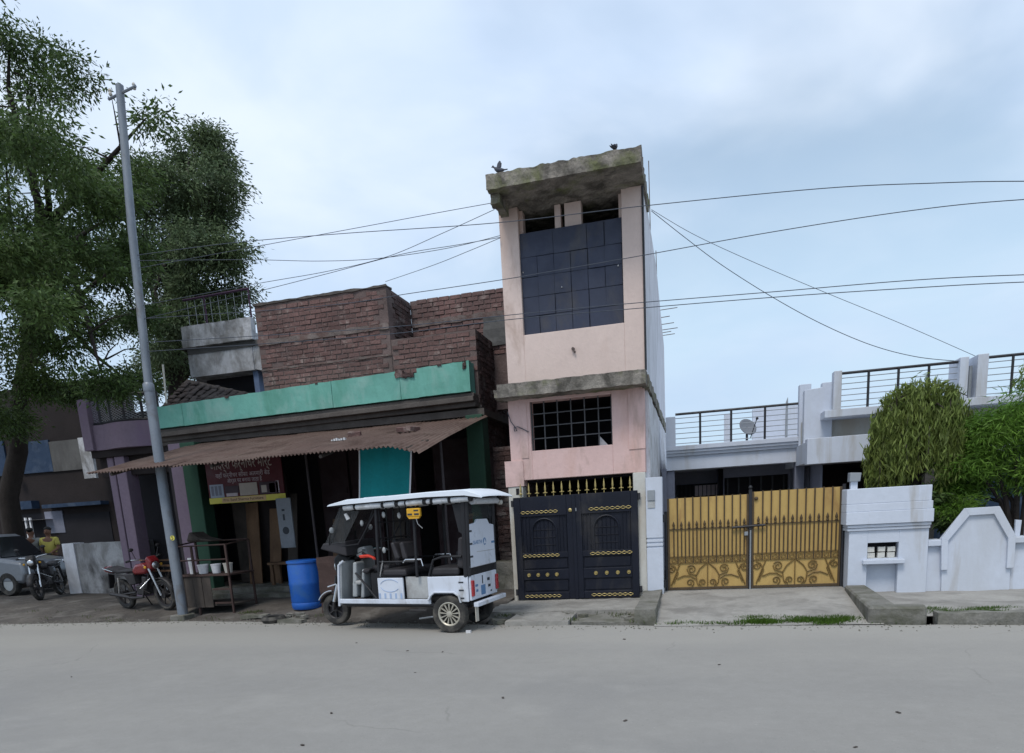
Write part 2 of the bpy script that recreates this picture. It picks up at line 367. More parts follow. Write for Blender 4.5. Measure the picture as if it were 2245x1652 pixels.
mat('maroon_wood', (0.026, 0.013, 0.015), 0.7, 0.25, 1.5)
mat('teal_cloth', (0.008, 0.21, 0.22), 0.85, 0.12, 1.5, 0.15, 50)
mat('white_trim', (0.70, 0.70, 0.72), 0.8, 0.05, 3)
mat('sign_maroon', (0.085, 0.014, 0.02), 0.55, 0.2, 2)
mat('sign_pale', (0.50, 0.43, 0.46), 0.6, 0.1, 5)
mat('sign_cream', (0.42, 0.37, 0.33), 0.6, 0.1, 5)
mat('sign_yellow', (0.62, 0.56, 0.10), 0.6, 0.1, 3)
mat('sign_buff', (0.55, 0.38, 0.20), 0.6, 0.1, 3)
mat('sign_blue', (0.30, 0.34, 0.42), 0.6, 0.1, 3)
mat('sign_dark', (0.055, 0.035, 0.045), 0.6, 0.1, 3)
mat('poster_grey', (0.23, 0.25, 0.28), 0.7, 0.1, 2, stain=((0.11, 0.125, 0.14), 0.3, 3, 1))
mat('pole_steel', (0.185, 0.21, 0.245), 0.5, 0.12, 2, metal=0.25, stain=((0.23, 0.255, 0.285), 0.4, 3, 0.3), stain2=((0.14, 0.13, 0.125), 0.25, 4, 0.5), spec=0.4)
mat('lilac', (0.19, 0.145, 0.19), 0.85, 0.1, 1, 0.2, 20, stain=((0.18, 0.13, 0.19), 0.4, 2, 0.3))
mat('purple_paint', (0.05, 0.025, 0.05), 0.8, 0.15, 1.5)
mat('shop_blue', (0.02, 0.04, 0.08), 0.65, 0.2, 1.5, stain=((0.06, 0.085, 0.13), 0.3, 2, 1))
mat('grey_plaster', (0.11, 0.108, 0.105), 0.9, 0.2, 1.2, 0.3, 20, stain=((0.07, 0.068, 0.066), 0.4, 2, 0.5))
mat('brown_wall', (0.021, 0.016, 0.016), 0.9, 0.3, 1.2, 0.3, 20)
mat('dirty_white', (0.50, 0.51, 0.54), 0.9, 0.12, 1.5, 0.4, 15, stain=((0.14, 0.135, 0.13), 0.55, 2.0, 0.55), stain2=((0.25, 0.245, 0.24), 0.5, 3.5, 0.6), fine=0.1)
mat('cab_white', (0.60, 0.64, 0.72), 0.32, 0.04, 1, spec=0.5, stain=((0.46, 0.48, 0.52), 0.36, 3, 0.5), stain2=((0.33, 0.32, 0.30), 0.12, 5, 0.4), fine=0.02)
mat('roof_white', (0.72, 0.77, 0.84), 0.5, 0.03, 1, spec=0.4, fine=0.02)
mat('pvc_white', (0.55, 0.57, 0.60), 0.6, 0.12, 6, stain=((0.36, 0.36, 0.36), 0.35, 6, 1))
mat('step_grey', (0.42, 0.43, 0.43), 0.5, 0.1, 3, stain=((0.30, 0.29, 0.28), 0.4, 4, 1))
mat('vinyl_black', (0.016, 0.016, 0.019), 0.5, 0.2, 4, spec=0.35)
mat('seat_grey', (0.035, 0.033, 0.037), 0.6, 0.2, 4)
mat('rubber', (0.035, 0.034, 0.033), 0.85, 0.25, 6, stain=((0.10, 0.092, 0.08), 0.45, 6, 1))
mat('alloy', (0.46, 0.43, 0.36), 0.45, 0.12, 6, metal=0.5, spec=0.5)
mat('chrome', (0.62, 0.63, 0.65), 0.2, 0.05, 4, metal=0.9, spec=0.5)
mat('silver_plastic', (0.34, 0.36, 0.37), 0.45, 0.15, 5, spec=0.4)
mat('red_lamp', (0.34, 0.03, 0.035), 0.25, 0.1, 5, spec=0.6)
mat('red_cloth', (0.60, 0.055, 0.035), 0.8, 0.15, 5)
mat('orange_box', (0.62, 0.34, 0.03), 0.6, 0.1, 5)
mat('print_blue', (0.10, 0.20, 0.36), 0.5, 0.1, 5)
mat('print_pale_blue', (0.33, 0.43, 0.62), 0.5, 0.05, 5)
mat('print_black', (0.035, 0.04, 0.05), 0.5, 0.1, 5)
glass_mat('smoke_glass', (0.06, 0.065, 0.07), 0.08, 0.30)
glass_mat('car_glass', (0.012, 0.014, 0.018), 0.08, 0.95)
mat('plastic_blue', (0.012, 0.10, 0.42), 0.42, 0.08, 2, spec=0.5, stain=((0.03, 0.12, 0.36), 0.35, 4, 1))
mat('rust_red', (0.055, 0.034, 0.03), 0.8, 0.35, 3, 0.3, 30)
mat('moto_red', (0.16, 0.012, 0.016), 0.25, 0.1, 4, spec=0.6)
mat('moto_dark', (0.03, 0.028, 0.03), 0.5, 0.2, 5, spec=0.4)
mat('car_silver', (0.20, 0.215, 0.24), 0.35, 0.04, 1, metal=0.35, spec=0.5)
mat('skin', (0.17, 0.085, 0.055), 0.6, 0.08, 6)
mat('hair', (0.008, 0.007, 0.007), 0.6, 0.2, 20)
mat('shirt_yellow', (0.47, 0.41, 0.10), 0.85, 0.1, 6)
mat('shirt_grey', (0.24, 0.255, 0.26), 0.85, 0.1, 6)
mat('trouser_dark', (0.05, 0.048, 0.055), 0.85, 0.1, 6)
mat('bark', (0.03, 0.024, 0.021), 0.95, 0.3, 3, 0.9, 16, stain=((0.035, 0.028, 0.025), 0.5, 5, 0.3))
mat('wire_dark', (0.055, 0.065, 0.085), 0.6, 0.05, 3)
mat('tile_old', (0.048, 0.038, 0.036), 0.9, 0.3, 3, 0.5, 25, island=0.4, stain=((0.07, 0.06, 0.055), 0.45, 3, 1))
mat('blue_frame', (0.13, 0.18, 0.29), 0.7, 0.1, 2)
mat('feather', (0.075, 0.08, 0.10), 0.7, 0.25, 30)
mat('dish_grey', (0.17, 0.18, 0.20), 0.5, 0.1, 4)
mat('metal_grey', (0.27, 0.29, 0.31), 0.55, 0.15, 4, metal=0.2)
mat('rebar_rust', (0.13, 0.10, 0.09), 0.8, 0.2, 8)
mat('litter_pale', (0.55, 0.55, 0.56), 0.8, 0.2, 8)
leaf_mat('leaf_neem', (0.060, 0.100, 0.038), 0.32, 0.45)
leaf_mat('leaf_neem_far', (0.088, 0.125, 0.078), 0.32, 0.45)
leaf_mat('leaf_weep', (0.135, 0.195, 0.055), 0.38, 0.5, (1.45, 1.15, 0.9))
leaf_mat('leaf_bamboo', (0.10, 0.215, 0.042), 0.45, 0.45, (1.5, 1.15, 0.7))
leaf_mat('leaf_grass', (0.055, 0.110, 0.018), 0.35, 0.40)
leaf_mat('leaf_weed', (0.06, 0.085, 0.03), 0.3, 0.4)
mat('awning_prop', (0.05, 0.042, 0.045), 0.7, 0.2, 4)
mat('grille_dark', (0.075, 0.075, 0.08), 0.6, 0.2, 4)
mat('stained_white', (0.40, 0.40, 0.41), 0.9, 0.12, 1.5, 0.4, 15, stain=((0.055, 0.052, 0.05), 0.62, 1.7, 0.45), stain2=((0.22, 0.215, 0.21), 0.5, 3.5, 0.6), fine=0.12)
# ================================================================== GROUND
EDGE = [(-160, 13.0), (-40, 10.6), (-12.7, 9.95), (-8.6, 9.93), (-6.15, 9.6), (-3.0, 9.16), (-0.45, 8.87), (3.55, 8.62), (12, 8.1), (160, 2.0)]
def edge_y(x):
    for (a, ya), (b, yb) in zip(EDGE, EDGE[1:]):
        if a <= x <= b: return ya+(yb-ya)*(x-a)/(b-a)
    return EDGE[0][1] if x < EDGE[0][0] else EDGE[-1][1]
g = MB(); g.add([(-900, -900, -0.12), (900, -900, -0.12), (900, 900, -0.12), (-900, 900, -0.12)], [(0, 1, 2, 3)])
g.build('ground', 'soil_far')['kind'] = 'structure'
xs = [-160, -80, -40] + [(-25+0.25*i) for i in range(150)] + [20, 40, 80, 160]
rd = MB(); vs = []; fs = []
for i, x in enumerate(xs):
    j = 0.05*noise.noise(Vector((x*1.3, 0, 3))) + 0.035*noise.noise(Vector((x*5, 1, 3)))
    vs += [(x, -60, 0), (x, 0, 0.0), (x, 6, 0), (x, edge_y(x)+j, 0)]
for i in range(len(xs)-1):
    for k in range(3): fs.append((i*4+k, (i+1)*4+k, (i+1)*4+k+1, i*4+k+1))
rd.add(vs, fs); rd.build('road', 'road_dust')['kind'] = 'structure'

def gz(x, y):
    t = max(0.0, min(1.0, (y-edge_y(x)+0.1)/2.2)); t = t*t*(3-2*t)
    return -0.03 + 0.15*t + 0.028*noise.noise(Vector((x*0.9, y*0.9, 0))) + 0.016*noise.noise(Vector((x*3.1, y*3.1, 4)))
vg = MB()
vg.grid(lambda u, v: (lambda x: (x, edge_y(x)-0.28+v*(18-edge_y(x)), gz(x, edge_y(x)-0.28+v*(18-edge_y(x)))))(-30+u*27.1), 190, 60)
vg.build('dirt_verge', 'dirt', smooth=True)['kind'] = 'structure'
# forecourt slab of the pink house, broken at the front
fc = MB(); fc.rough_box(-2.98, -0.72, 9.72, 11.6, -0.1, 0.088, 0.12, 0.012, 2)
fc.build('forecourt', 'concrete')['kind'] = 'structure'
fs_ = MB(); fs_.rough_box(-2.52, -1.62, 8.98, 9.78, -0.1, 0.062, 0.1, 0.02, 5)
fs_.build('doorstep', 'concrete', kind='structure')
ap = MB(); ap.rough_box(-1.6, -0.74, 9.05, 9.75, -0.1, 0.03, 0.1, 0.03, 9)
ap.build('broken_apron', 'concrete_edge', kind='structure')
dw = MB()
def dwz(y): return 0.006+0.139*max(0, min(1, (y-8.8)/2.3))
dw.grid(lambda u, v: (-0.48+u*2.66, 8.80-0.06*u+v*7.4, dwz(8.80+v*7.4)+0.004*noise.noise(Vector((u*8, v*20, 2)))), 26, 50)
dw.build('driveway', 'concrete', smooth=True)['kind'] = 'structure'
kb = MB(); kb.rough_box(-0.74, -0.46, 8.93, 10.93, -0.1, 0.205, 0.12, 0.014, 3)
kb.build('kerb', 'concrete_edge', smooth=False)['kind'] = 'structure'
kb = MB(); kb.prism([(2.16, 10.88), (2.44, 10.88), (2.36, 9.02), (2.66, 8.98), (2.62, 8.74), (2.02, 8.80)], -0.1, 0.20, 'z')
kb.build('kerb', 'concrete_edge', bev=0.02)['kind'] = 'structure'
sw = MB(); sw.grid(lambda u, v: (2.3+u*14, 8.86-u*0.7+v*(2.2+u*0.8), 0.075-0.05*u*0.6+0.012*noise.noise(Vector((u*40, v*6, 7)))), 80, 12)
sw.build('pavement', 'concrete', smooth=True)['kind'] = 'structure'
for k in range(5):
    a = 2.72+k*1.05; kb = MB(); y0 = edge_y(a)+0.02
    kb.rough_box(a, a+1.02, y0, y0+0.17, -0.1, 0.135+0.008*(k % 2), 0.1, 0.02, 11+k)
    kb.build('kerb_stone', 'concrete_edge')['kind'] = 'structure'

# ================================================================== NARROW PINK HOUSE
H = thing('pink_house', (-1.73, 11.0, 0), 'narrow two storey pink plastered house with mossy slab roof', 'house')
TX0, TX1, TY = -2.78, -0.66, 11.0
w = MB()                                             # upper front, opening X -2.49..-0.95, z 4.2..6.0
w.box(TX0, -2.49, TY, TY+0.23, 3.48, 6.0).box(-0.95, TX1, TY, TY+0.23, 3.48, 6.0).box(-2.49, -0.95, TY, TY+0.23, 3.48, 4.2)
w.build('wall', 'pink_upper', H, bev=0.006, label='upper pale pink plaster front')
w = MB()                                             # lower front
w.box(-2.80, -2.45, TY-0.02, TY+0.23, 2.02, 3.26).box(-1.17, -0.68, TY-0.02, TY+0.23, 2.02, 3.26)
w.box(-2.45, -1.17, TY-0.02, TY+0.23, 2.02, 2.465).box(-2.45, -1.17, TY-0.02, TY+0.23, 3.21, 3.26)
w.build('wall', 'pink_lower', H, bev=0.006, label='lower deeper pink plaster front')
w = MB(); w.rough_box(-2.9, -2.60, TY-0.045, TY+0.2, 1.93, 2.33, 0.08, 0.006, 1)
w.build('plaster_patch', 'pink_lower', H)
w = MB(); w.rough_box(-2.62, -2.50, TY-0.032, TY+0.1, 2.36, 3.27, 0.08, 0.004, 1); w.build('pilaster', 'pink_lower', H)
w = MB(); w.rough_box(-0.92, -0.675, TY-0.034, TY+0.1, 2.37, 3.27, 0.08, 0.004, 1); w.build('pilaster', 'pink_lower', H)
for x0, x1 in ((-2.87, -2.63), (-0.875, -0.685)):
    w = MB(); w.box(x0, x1, TY-0.03, TY+0.3, 0.05, 1.93 if x0 < -2 else 2.02); w.build('gate_post', 'cream_post', H, bev=0.008)
w = MB(); w.box(-2.785, -2.775, TY-0.01, TY, 0, 0.01); 
w = MB(); w.box(-2.74, -2.69, TY-0.036, TY-0.028, 1.80, 1.90); w.build('switch_box', 'void_dark', H)
# side walls: right one white-washed brick; profile steps down at the rear
prof = [(TY+0.23, 0.0), (19.0, 0.0), (19.0, 3.75), (18.8, 5.35), (17.0, 5.7), (15.1, 6.12), (TY+0.23, 6.12)]
w = MB(); w.prism(prof, -0.86, -0.645, 'x'); w.build('side_wall', 'white_wash', H)
w = MB(); w.rough_box(-0.70, -0.625, TY+0.24, 18.9, 0.1, 3.22, 0.22, 0.018, 4, 3.0); w.build('side_wall', 'white_wash_brick', H, label='rough white washed brick side')
w = MB(); w.prism([(TY+0.23, 0), (19, 0), (19, 5.2), (15, 6.0), (TY+0.23, 6.0)], -2.78, -2.6, 'x'); w.build('side_wall', 'brick_dark', H, label='bare brick side')
w = MB(); w.box(-2.6, -0.86, 18.8, 19.0, 0, 3.7); w.build('rear_wall', 'brick_dark', H)
w = MB(); w.rough_box(-0.70, -0.60, TY-0.1, 18.6, 3.24, 3.42, 0.25, 0.02, 8, 3.0); w.build('side_band', 'moss_concrete', H)
w = MB(); w.rough_box(-2.86, -0.625, 10.58, 11.25, 3.25, 3.45, 0.035, 0.013, 6, 9.0); w.build('ledge', 'moss_concrete', H, label='weathered concrete ledge')
w = MB(); w.rough_box(-2.96, -2.80, 10.72, 11.2, 3.27, 3.40, 0.05, 0.018, 6, 8.0); w.build('ledge_stub', 'moss_concrete', H)
w = MB(); w.rough_box(-2.76, -0.61, 10.28, 12.0, 5.99, 6.19, 0.035, 0.016, 12, 9.0)
w.build('canopy', 'moss_concrete', H, label='thick mossy concrete canopy slab')
w = MB(); w.rough_box(-2.74, -2.60, 10.42, 10.95, 5.86, 6.0, 0.05, 0.03, 15, 7.0); w.build('canopy_stub', 'moss_concrete', H)
w = MB(); w.prism([(11.9, 6.0), (15.1, 6.0), (15.1, 6.1), (11.9, 6.13)], -2.78, -0.66, 'x'); w.build('roof', 'moss_concrete', H)
# rooms behind the openings
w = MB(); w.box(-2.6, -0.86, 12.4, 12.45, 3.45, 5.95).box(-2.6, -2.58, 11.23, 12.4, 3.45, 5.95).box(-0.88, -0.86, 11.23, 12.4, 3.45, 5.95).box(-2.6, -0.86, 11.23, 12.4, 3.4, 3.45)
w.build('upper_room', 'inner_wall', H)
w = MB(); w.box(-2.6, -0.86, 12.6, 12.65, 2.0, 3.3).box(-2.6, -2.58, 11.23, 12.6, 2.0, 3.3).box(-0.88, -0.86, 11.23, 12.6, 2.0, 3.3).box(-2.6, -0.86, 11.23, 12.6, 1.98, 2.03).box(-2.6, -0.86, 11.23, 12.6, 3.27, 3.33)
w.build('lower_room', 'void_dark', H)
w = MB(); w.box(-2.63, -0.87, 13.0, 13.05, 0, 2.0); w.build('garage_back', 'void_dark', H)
for x0, x1 in ((-2.49, -2.44), (-1.95, -1.86), (-1.80, -1.55), (-1.0, -0.95)):
    w = MB(); w.box(x0, x1, TY+0.12, TY+0.3, 5.62, 5.985); w.build('inner_pier', 'pink_upper', H, bev=0.004)
# sheet metal shutter panels, 6 columns x 5 rows, uneven
SHF = MB(); SHF.box(-2.49, -0.95, TY+0.10, TY+0.115, 4.2, 5.66); SHF.build('shutter_backing', 'navy_metal', H)
rows = [4.205, 4.475, 4.75, 5.03, 5.31, 5.655]
for r_ in range(5):
    for c_ in range(6):
        x0 = -2.487+c_*0.2557; x1 = x0+0.2517
        if r_ == 4 and c_ in (1, 3): continue
        if r_ == 4 and c_ in (0, 2): x1 += 0.2557
        dx = random.uniform(-0.006, 0.006); ty = random.uniform(0, 0.018)
        rot = Matrix.Rotation(random.uniform(-0.03, 0.03), 3, 'X') @ Matrix.Rotation(random.uniform(-0.035, 0.035), 3, 'Z') @ Matrix.Rotation(random.uniform(-0.012, 0.012), 3, 'Y')
        p = MB(); p.box(x0+dx, x1+dx-0.004, TY+0.07-ty, TY+0.074-ty, rows[r_], rows[r_+1]-0.008, rot)
        p.build('shutter_panel', 'navy_metal', H)
for (x, y) in ((1147, 598), (1355, 583), (1232, 630)):
    q = onY(x, y, TY+0.05); p = MB(); p.ball(q, 0.014, 8); p.build('bolt', 'chrome', H)
# window grille of the lower opening
gb = MB(); gb.box(-2.452, -2.43, TY+0.04, TY+0.07, 2.465, 3.21).box(-1.19, -1.168, TY+0.04, TY+0.07, 2.465, 3.21); gb.build('grille_frame', 'grille_dark', H)
for k in range(1, 6):
    x = -2.45+1.28*k/6; b = MB(); b.box(x-0.009, x+0.009, TY+0.045, TY+0.063, 2.466, 3.209); b.build('grille_bar', 'grille_dark', H)
for k in range(1, 4):
    z = 2.465+0.745*k/4; b = MB(); b.box(-2.43, -1.19, TY+0.036, TY+0.0445, z-0.008, z+0.008); b.build('grille_bar', 'grille_dark', H)
p = MB(); p.prism([(-1.40, 2.47), (-1.25, 2.47), (-1.375, 2.61)], TY+0.10, TY+0.115); p.build('paper_scrap', 'litter_pale', H)
q = onY(1257, 765, TY)
p = MB(); p.tube([(q.x, TY+0.05, q.z), (q.x, TY-0.05, q.z-0.01)], 0.024, 10); p.tube([(q.x+0.02, TY-0.03, q.z-0.05), (q.x+0.03, TY-0.045, q.z-0.06)], 0.016, 8); p.build('drain_spout', 'rebar_rust', H, smooth=True)
cb = MB(); pts = [onY(x, y, TY-0.05) for (x, y) in ((1113, 905), (1120, 925), (1130, 938), (1133, 945), (1128, 946), (1127, 938), (1135, 936), (1148, 942), (1160, 948))]
cb.tube(pts, 0.007, 6); cb.build('cable', 'wire_dark', H, smooth=True)
cb = MB(); cb.tube([(-0.645, TY-0.012, 3.5), (-0.643, TY-0.012, 4.6), (-0.645, TY-0.012, 5.98)], 0.016, 8); cb.build('downpipe', 'black_iron', H, smooth=True)
for (x0, y0, x1, y1, Y) in ((1409, 345, 1410, 420, 12.6), (1422, 353, 1425, 470, 13.6), (1438, 550, 1440, 600, 15.6)):
    a, b = onY(x0, y0, Y), onY(x1, y1, Y); p = MB(); p.tube([(a.x, a.y, a.z), (a.x+0.01, a.y, 6.0)], 0.008, 5); p.build('rebar', 'rebar_rust', H)
for k, (x0, y0, x1) in enumerate(((1450, 697, 1463), (1452, 712, 1470), (1453, 724, 1476), (1454, 730, 1478), (1455, 736, 1472), (1452, 680, 1462))):
    a = onX(x0, y0, -0.645); b = onX(x1, y0-3, -0.645); ln = 0.12+0.05*(k % 3)
    p = MB(); p.tube([(-0.70, a.y, a.z), (-0.645+ln*1.6, a.y, a.z+0.01)], 0.009, 5); p.build('rebar', 'rebar_rust', H)

# ------------------------------------------------------------------ navy double gate with gilt ornament
G = thing('navy_gate', (-1.8, 10.93, 0.09), 'navy sheet metal double gate with gilt spear tips and studs', 'gate')
GY = 10.93
def wave(x0, x1, z, y, ph, n=40, amp=0.02, cyc=4):
    return [(x0+(x1-x0)*k/n, y, z+amp*math.sin(ph+2*math.pi*cyc*k/n)) for k in range(n+1)]
spear = MB(); spear.lathe([(0.004, -0.02), (0.008, 0.0), (0.008, 0.045), (0.020, 0.055), (0.020, 0.066), (0.009, 0.078), (0.017, 0.115), (0.012, 0.165), (0.002, 0.225)], (0, 0, 0), 'z', 10)
spear.box(-0.034, 0.034, -0.006, 0.006, 0.055, 0.066)
first = None
for k in range(14):
    x = -2.66+k*(1.74/13)
    if first is None:
        first = spear.build('spear_tip', 'gold', G, smooth=True, world=False); s_ = first
        s_.location = Vector((x, GY+0.02, 1.745))-ORG[G.name]
    else: share(first, G, (x, GY+0.02, 1.745))
for (x0, x1, hinge, skew) in ((-2.785, -1.812, -1, 0.02), (-1.797, -0.805, 1, -0.02)):
    W_ = x1-x0
    leaf = MB(); leaf.box(x0, x1, GY, GY+0.012, 0.10, 1.75)
    lf = leaf.build('gate_leaf', 'gate_navy', G)
    fr = MB(); st = 0.11
    fr.box(x0, x0+st, GY-0.03, GY-0.0005, 0.095, 1.752).box(x1-st, x1, GY-0.03, GY-0.0005, 0.095, 1.752)
    for (a, b) in ((0.095, 0.21), (0.42, 0.58), (0.77, 0.86), (1.44, 1.752)): fr.box(x0+st, x1-st, GY-0.026, GY-0.0005, a, b)
    fr.build('leaf_frame', 'gate_navy', lf, bev=0.005)
    for (a, b) in ((0.235, 0.40), (0.60, 0.75)):
        p = MB(); p.box(x0+st+0.02, x1-st-0.02, GY-0.012, GY-0.0005, a, b); p.build('raised_panel', 'gate_navy', lf, bev=0.006)
    cx = (x0+x1)/2
    for k in range(14):                               # upright rods and the arch between them
        x = x0+st+0.018+k*(W_-2*st-0.036)/13
        if abs(x-cx) < 0.20: continue
        p = MB(); p.tube([(x, GY-0.012, 0.862), (x, GY-0.012, 1.438)], 0.007, 5); p.build('rod', 'gate_navy', lf)
    arc = [(cx-0.2, GY-0.016, 0.862), (cx-0.2, GY-0.016, 1.2)] + [(cx-0.2*math.cos(t), GY-0.016, 1.2+0.2*math.sin(t)) for t in [math.pi*k/12 for k in range(1, 12)]] + [(cx+0.2, GY-0.016, 1.2), (cx+0.2, GY-0.016, 0.862)]
    p = MB(); p.tube(arc, 0.014, 6); p.build('arch', 'gate_navy', lf, smooth=True)
    for k in range(-2, 3):                            # rods and hoops inside the arch
        xx = cx+k*0.066; hh = 1.2+math.sqrt(max(0, 0.19**2-(k*0.066)**2))
        p = MB(); p.tube([(xx, GY-0.006, 0.864), (xx, GY-0.006, hh)], 0.005, 4); p.build('lattice_bar', 'gate_navy', lf)
    for zz in (0.98, 1.10, 1.22):
        p = MB(); p.tube([(cx-0.185, GY-0.0061, zz), (cx+0.185, GY-0.0061, zz)], 0.005, 4); p.build('lattice_bar', 'gate_navy', lf)
    ox0, ox1 = (x0+0.12, x1-0.25) if hinge < 0 else (x0+0.23, x1-0.10)
    for z in (1.508, 0.812, 0.152):
        p = MB(); p.tube(wave(ox0, ox1, z, GY-0.036, 0), 0.005, 5); p.tube(wave(ox0, ox1, z, GY-0.0355, math.pi), 0.005, 5)
        p.build('scroll_strip', 'gold', lf, smooth=True)
    for k in range(4):
        x = ox0+0.08+k*(ox1-ox0-0.14)/3
        p = MB(); p.lathe([(0.031, 0), (0.031, -0.008), (0.026, -0.014), (0.018, -0.009), (0.010, -0.02), (0.002, -0.022)], (x, GY-0.026, 0.50), 'y', 14)
        p.build('stud', 'gold', lf, smooth=True)
    for z in (0.22, 1.66):
        p = MB(); hx = x0 if hinge < 0 else x1
        p.tube([(hx+hinge*0.02, GY-0.01, z-0.05), (hx+hinge*0.02, GY-0.01, z+0.05)], 0.022, 8); p.build('hinge', 'black_iron', lf, smooth=True)
p = MB(); p.lathe([(0.03, 0), (0.03, -0.01), (0.015, -0.02), (0.003, -0.022)], (-1.86, GY-0.03, 1.51), 'y', 12); p.build('knob', 'gold', G, smooth=True)
p = MB(); p.box(-1.80, -1.76, GY-0.04, GY-0.03, 1.49, 1.54); p.build('lock_plate', 'metal_grey', G)
p = MB(); p.box(-1.832, -1.775, GY-0.046, GY-0.031, 0.08, 1.75); p.build('centre_strip', 'gate_navy', G, bev=0.005)

# ------------------------------------------------------------------ white gate pillar beside the pink house
PL = thing('gate_pillar', (-0.56, 11.05, 0.1), 'white gate pillar with grooves between navy and yellow gates', 'pillar')
p = MB(); p.box(-0.683, -0.435, 10.93, 11.23, 0.05, 0.86).box(-0.683, -0.435, 10.93, 11.23, 1.05, 1.93)
for k in range(3):
    z = 0.86+k*0.065; p.box(-0.676, -0.442, 10.945, 11.22, z, z+0.022)
    p.box(-0.683, -0.435, 10.93, 11.23, z+0.022, z+0.0648)
p.build('shaft', 'white_house', PL, bev=0.004)
p = MB(); p.box(-0.655, -0.545, 10.905, 10.93, 1.58, 1.74); p.build('meter_box', 'metal_grey', PL, bev=0.005)
p = MB(); p.box(-0.655, -0.545, 10.918, 10.93, 1.47, 1.575); p.build('name_plate', 'step_grey', PL, bev=0.003)
for z in (0.28, 1.30):
    p = MB(); p.box(-0.436, -0.40, 11.02, 11.10, z-0.06, z+0.06); p.build('hinge_block', 'black_iron', PL)

# ------------------------------------------------------------------ yellow double gate
Y_ = thing('yellow_gate', (0.88, 11.2, 0.15), 'yellow sheet backed iron double gate with scrolls and spear bars', 'gate')
YY = 11.2
def spiral(cx, cz, r0, turns, start, y, sgn=1, n=22):
    return [(cx+sgn*r0*(1-0.8*k/n)*math.cos(start+turns*2*math.pi*k/n), y, cz+r0*(1-0.8*k/n)*math.sin(start+turns*2*math.pi*k/n)) for k in range(n+1)]
for (x0, x1, z0, z1, nb) in ((-0.372, 0.842, 0.155, 1.595, 9), (0.888, 2.150, 0.155, 1.625, 9)):
    W_ = x1-x0; Hh = z1-z0; zf = lambda f: z1-Hh*f
    sh = MB(); sh.box(x0+0.02, x1-0.02, YY+0.02, YY+0.026, z0+0.02, z1-0.003); lf = sh.build('sheet', 'yellow_sheet', Y_)
    fr = MB(); fr.box(x0, x0+0.03, YY-0.012, YY+0.0195, z0, z1).box(x1-0.03, x1, YY-0.012, YY+0.0195, z0, z1)
    fr.box(x0+0.03, x1-0.03, YY-0.012, YY+0.0195, z0, z0+0.04); fr.build('leaf_frame', 'gate_brown', Y_, bev=0.003)
    for f in (0.335, 0.635, 0.705):
        p = MB(); p.box(x0+0.03, x1-0.03, YY+0.002, YY+0.012, zf(f)-0.006, zf(f)+0.006); p.build('cross_rail', 'gate_brown' if f < .5 else 'scroll_brown', Y_)
    stp = W_/(nb+1.35)
    for k in range(nb+1):
        xs_ = x0+0.095+k*stp*1.0
        p = MB(); p.tube([(xs_, YY-0.002, zf(0.635)), (xs_, YY-0.002, zf(0.335))], 0.011, 6)
        p.lathe([(0.008, 0.0), (0.022, 0.02), (0.010, 0.035), (0.021, 0.06), (0.014, 0.09), (0.002, 0.125)], (xs_, YY-0.002, zf(0.335)), 'z', 8)
        p.build('spear_bar', 'gate_brown', Y_, smooth=True)
        rg = MB(); rg.tube([(xs_+0.034*math.cos(t), YY-0.001, zf(0.67)+0.034*math.sin(t)) for t in [2*math.pi*q/14 for q in range(15)]], 0.008, 5, False)
        rg.build('ring', 'scroll_brown', Y_, smooth=True)
        if k < nb:
            xb = xs_+stp*0.5
            p = MB(); p.tube([(xb, YY+0.004, zf(0.705)), (xb, YY+0.004, z1+0.012)], 0.011, 6); p.build('bar', 'gate_brown', Y_, smooth=True)
    cx = (x0+x1)/2; zb = z0+0.05; zt = zf(0.705); ys = YY+0.006
    def sc_(pts, rad=0.009):
        p = MB(); p.tube(pts, rad, 5); p.build('scroll', 'scroll_brown', Y_, smooth=True)
    sc_([(cx, ys, zb), (cx, ys, zt)])
    for s in (-1, 1):
        sc_([(cx+s*0.02, ys, zt-0.01), (cx+s*0.12, ys, zt-0.10), (cx+s*0.175, ys, zt-0.2), (cx+s*0.16, ys, zt-0.32), (cx+s*0.13, ys, zb+0.01)])
        sc_([(cx+s*0.42, ys, zt), (cx+s*0.56, ys, zb+0.02)])
        sc_(spiral(cx+s*0.075, zb+0.065, 0.058, 1.35, -1.2, ys, s))
        sc_(spiral(cx+s*0.27, zb+0.065, 0.065, 1.35, -1.2, ys, -s))
        sc_([(cx+s*0.185, ys, zb+0.12), (cx+s*0.26, ys, zb+0.17), (cx+s*0.36, ys, zb+0.175), (cx+s*0.47, ys, zb+0.13)])
        sc_(spiral(cx+s*0.245, zt-0.10, 0.07, 1.4, 0.5, ys, s)); sc_([(cx+s*0.17, ys, zt-0.2), (cx+s*0.29, ys, zt-0.16), (cx+s*0.315, ys, zt-0.09)])
        sc_(spiral(cx+s*0.555, zt-0.09, 0.055, 1.3, 2.4, ys, s)); sc_([(cx+s*0.52, ys, zb+0.06), (cx+s*0.45, ys, zt-0.15), (cx+s*0.50, ys, zt-0.05), (cx+s*0.56, ys, zt-0.03)])
p = MB(); p.box(0.842, 0.888, YY-0.03, YY+0.02, 0.13, 1.66); p.ball((0.865, YY, 1.69), 0.03, 8); p.build('meeting_stile', 'black_iron', Y_, bev=0.003)
p = MB(); p.tube([(0.868, YY-0.045, 0.10), (0.868, YY-0.045, 1.05)], 0.012, 8); p.build('drop_bolt', 'metal_grey', Y_, smooth=True)
p = MB(); p.tube([(0.60, YY-0.03, 1.105), (1.08, YY-0.03, 1.12)], 0.017, 8); p.build('slide_bolt', 'moto_dark', Y_, smooth=True)
p = MB(); p.box(0.78, 0.835, YY-0.03, YY-0.012, 0.97, 1.03); p.build('padlock', 'metal_grey', Y_, bev=0.004)
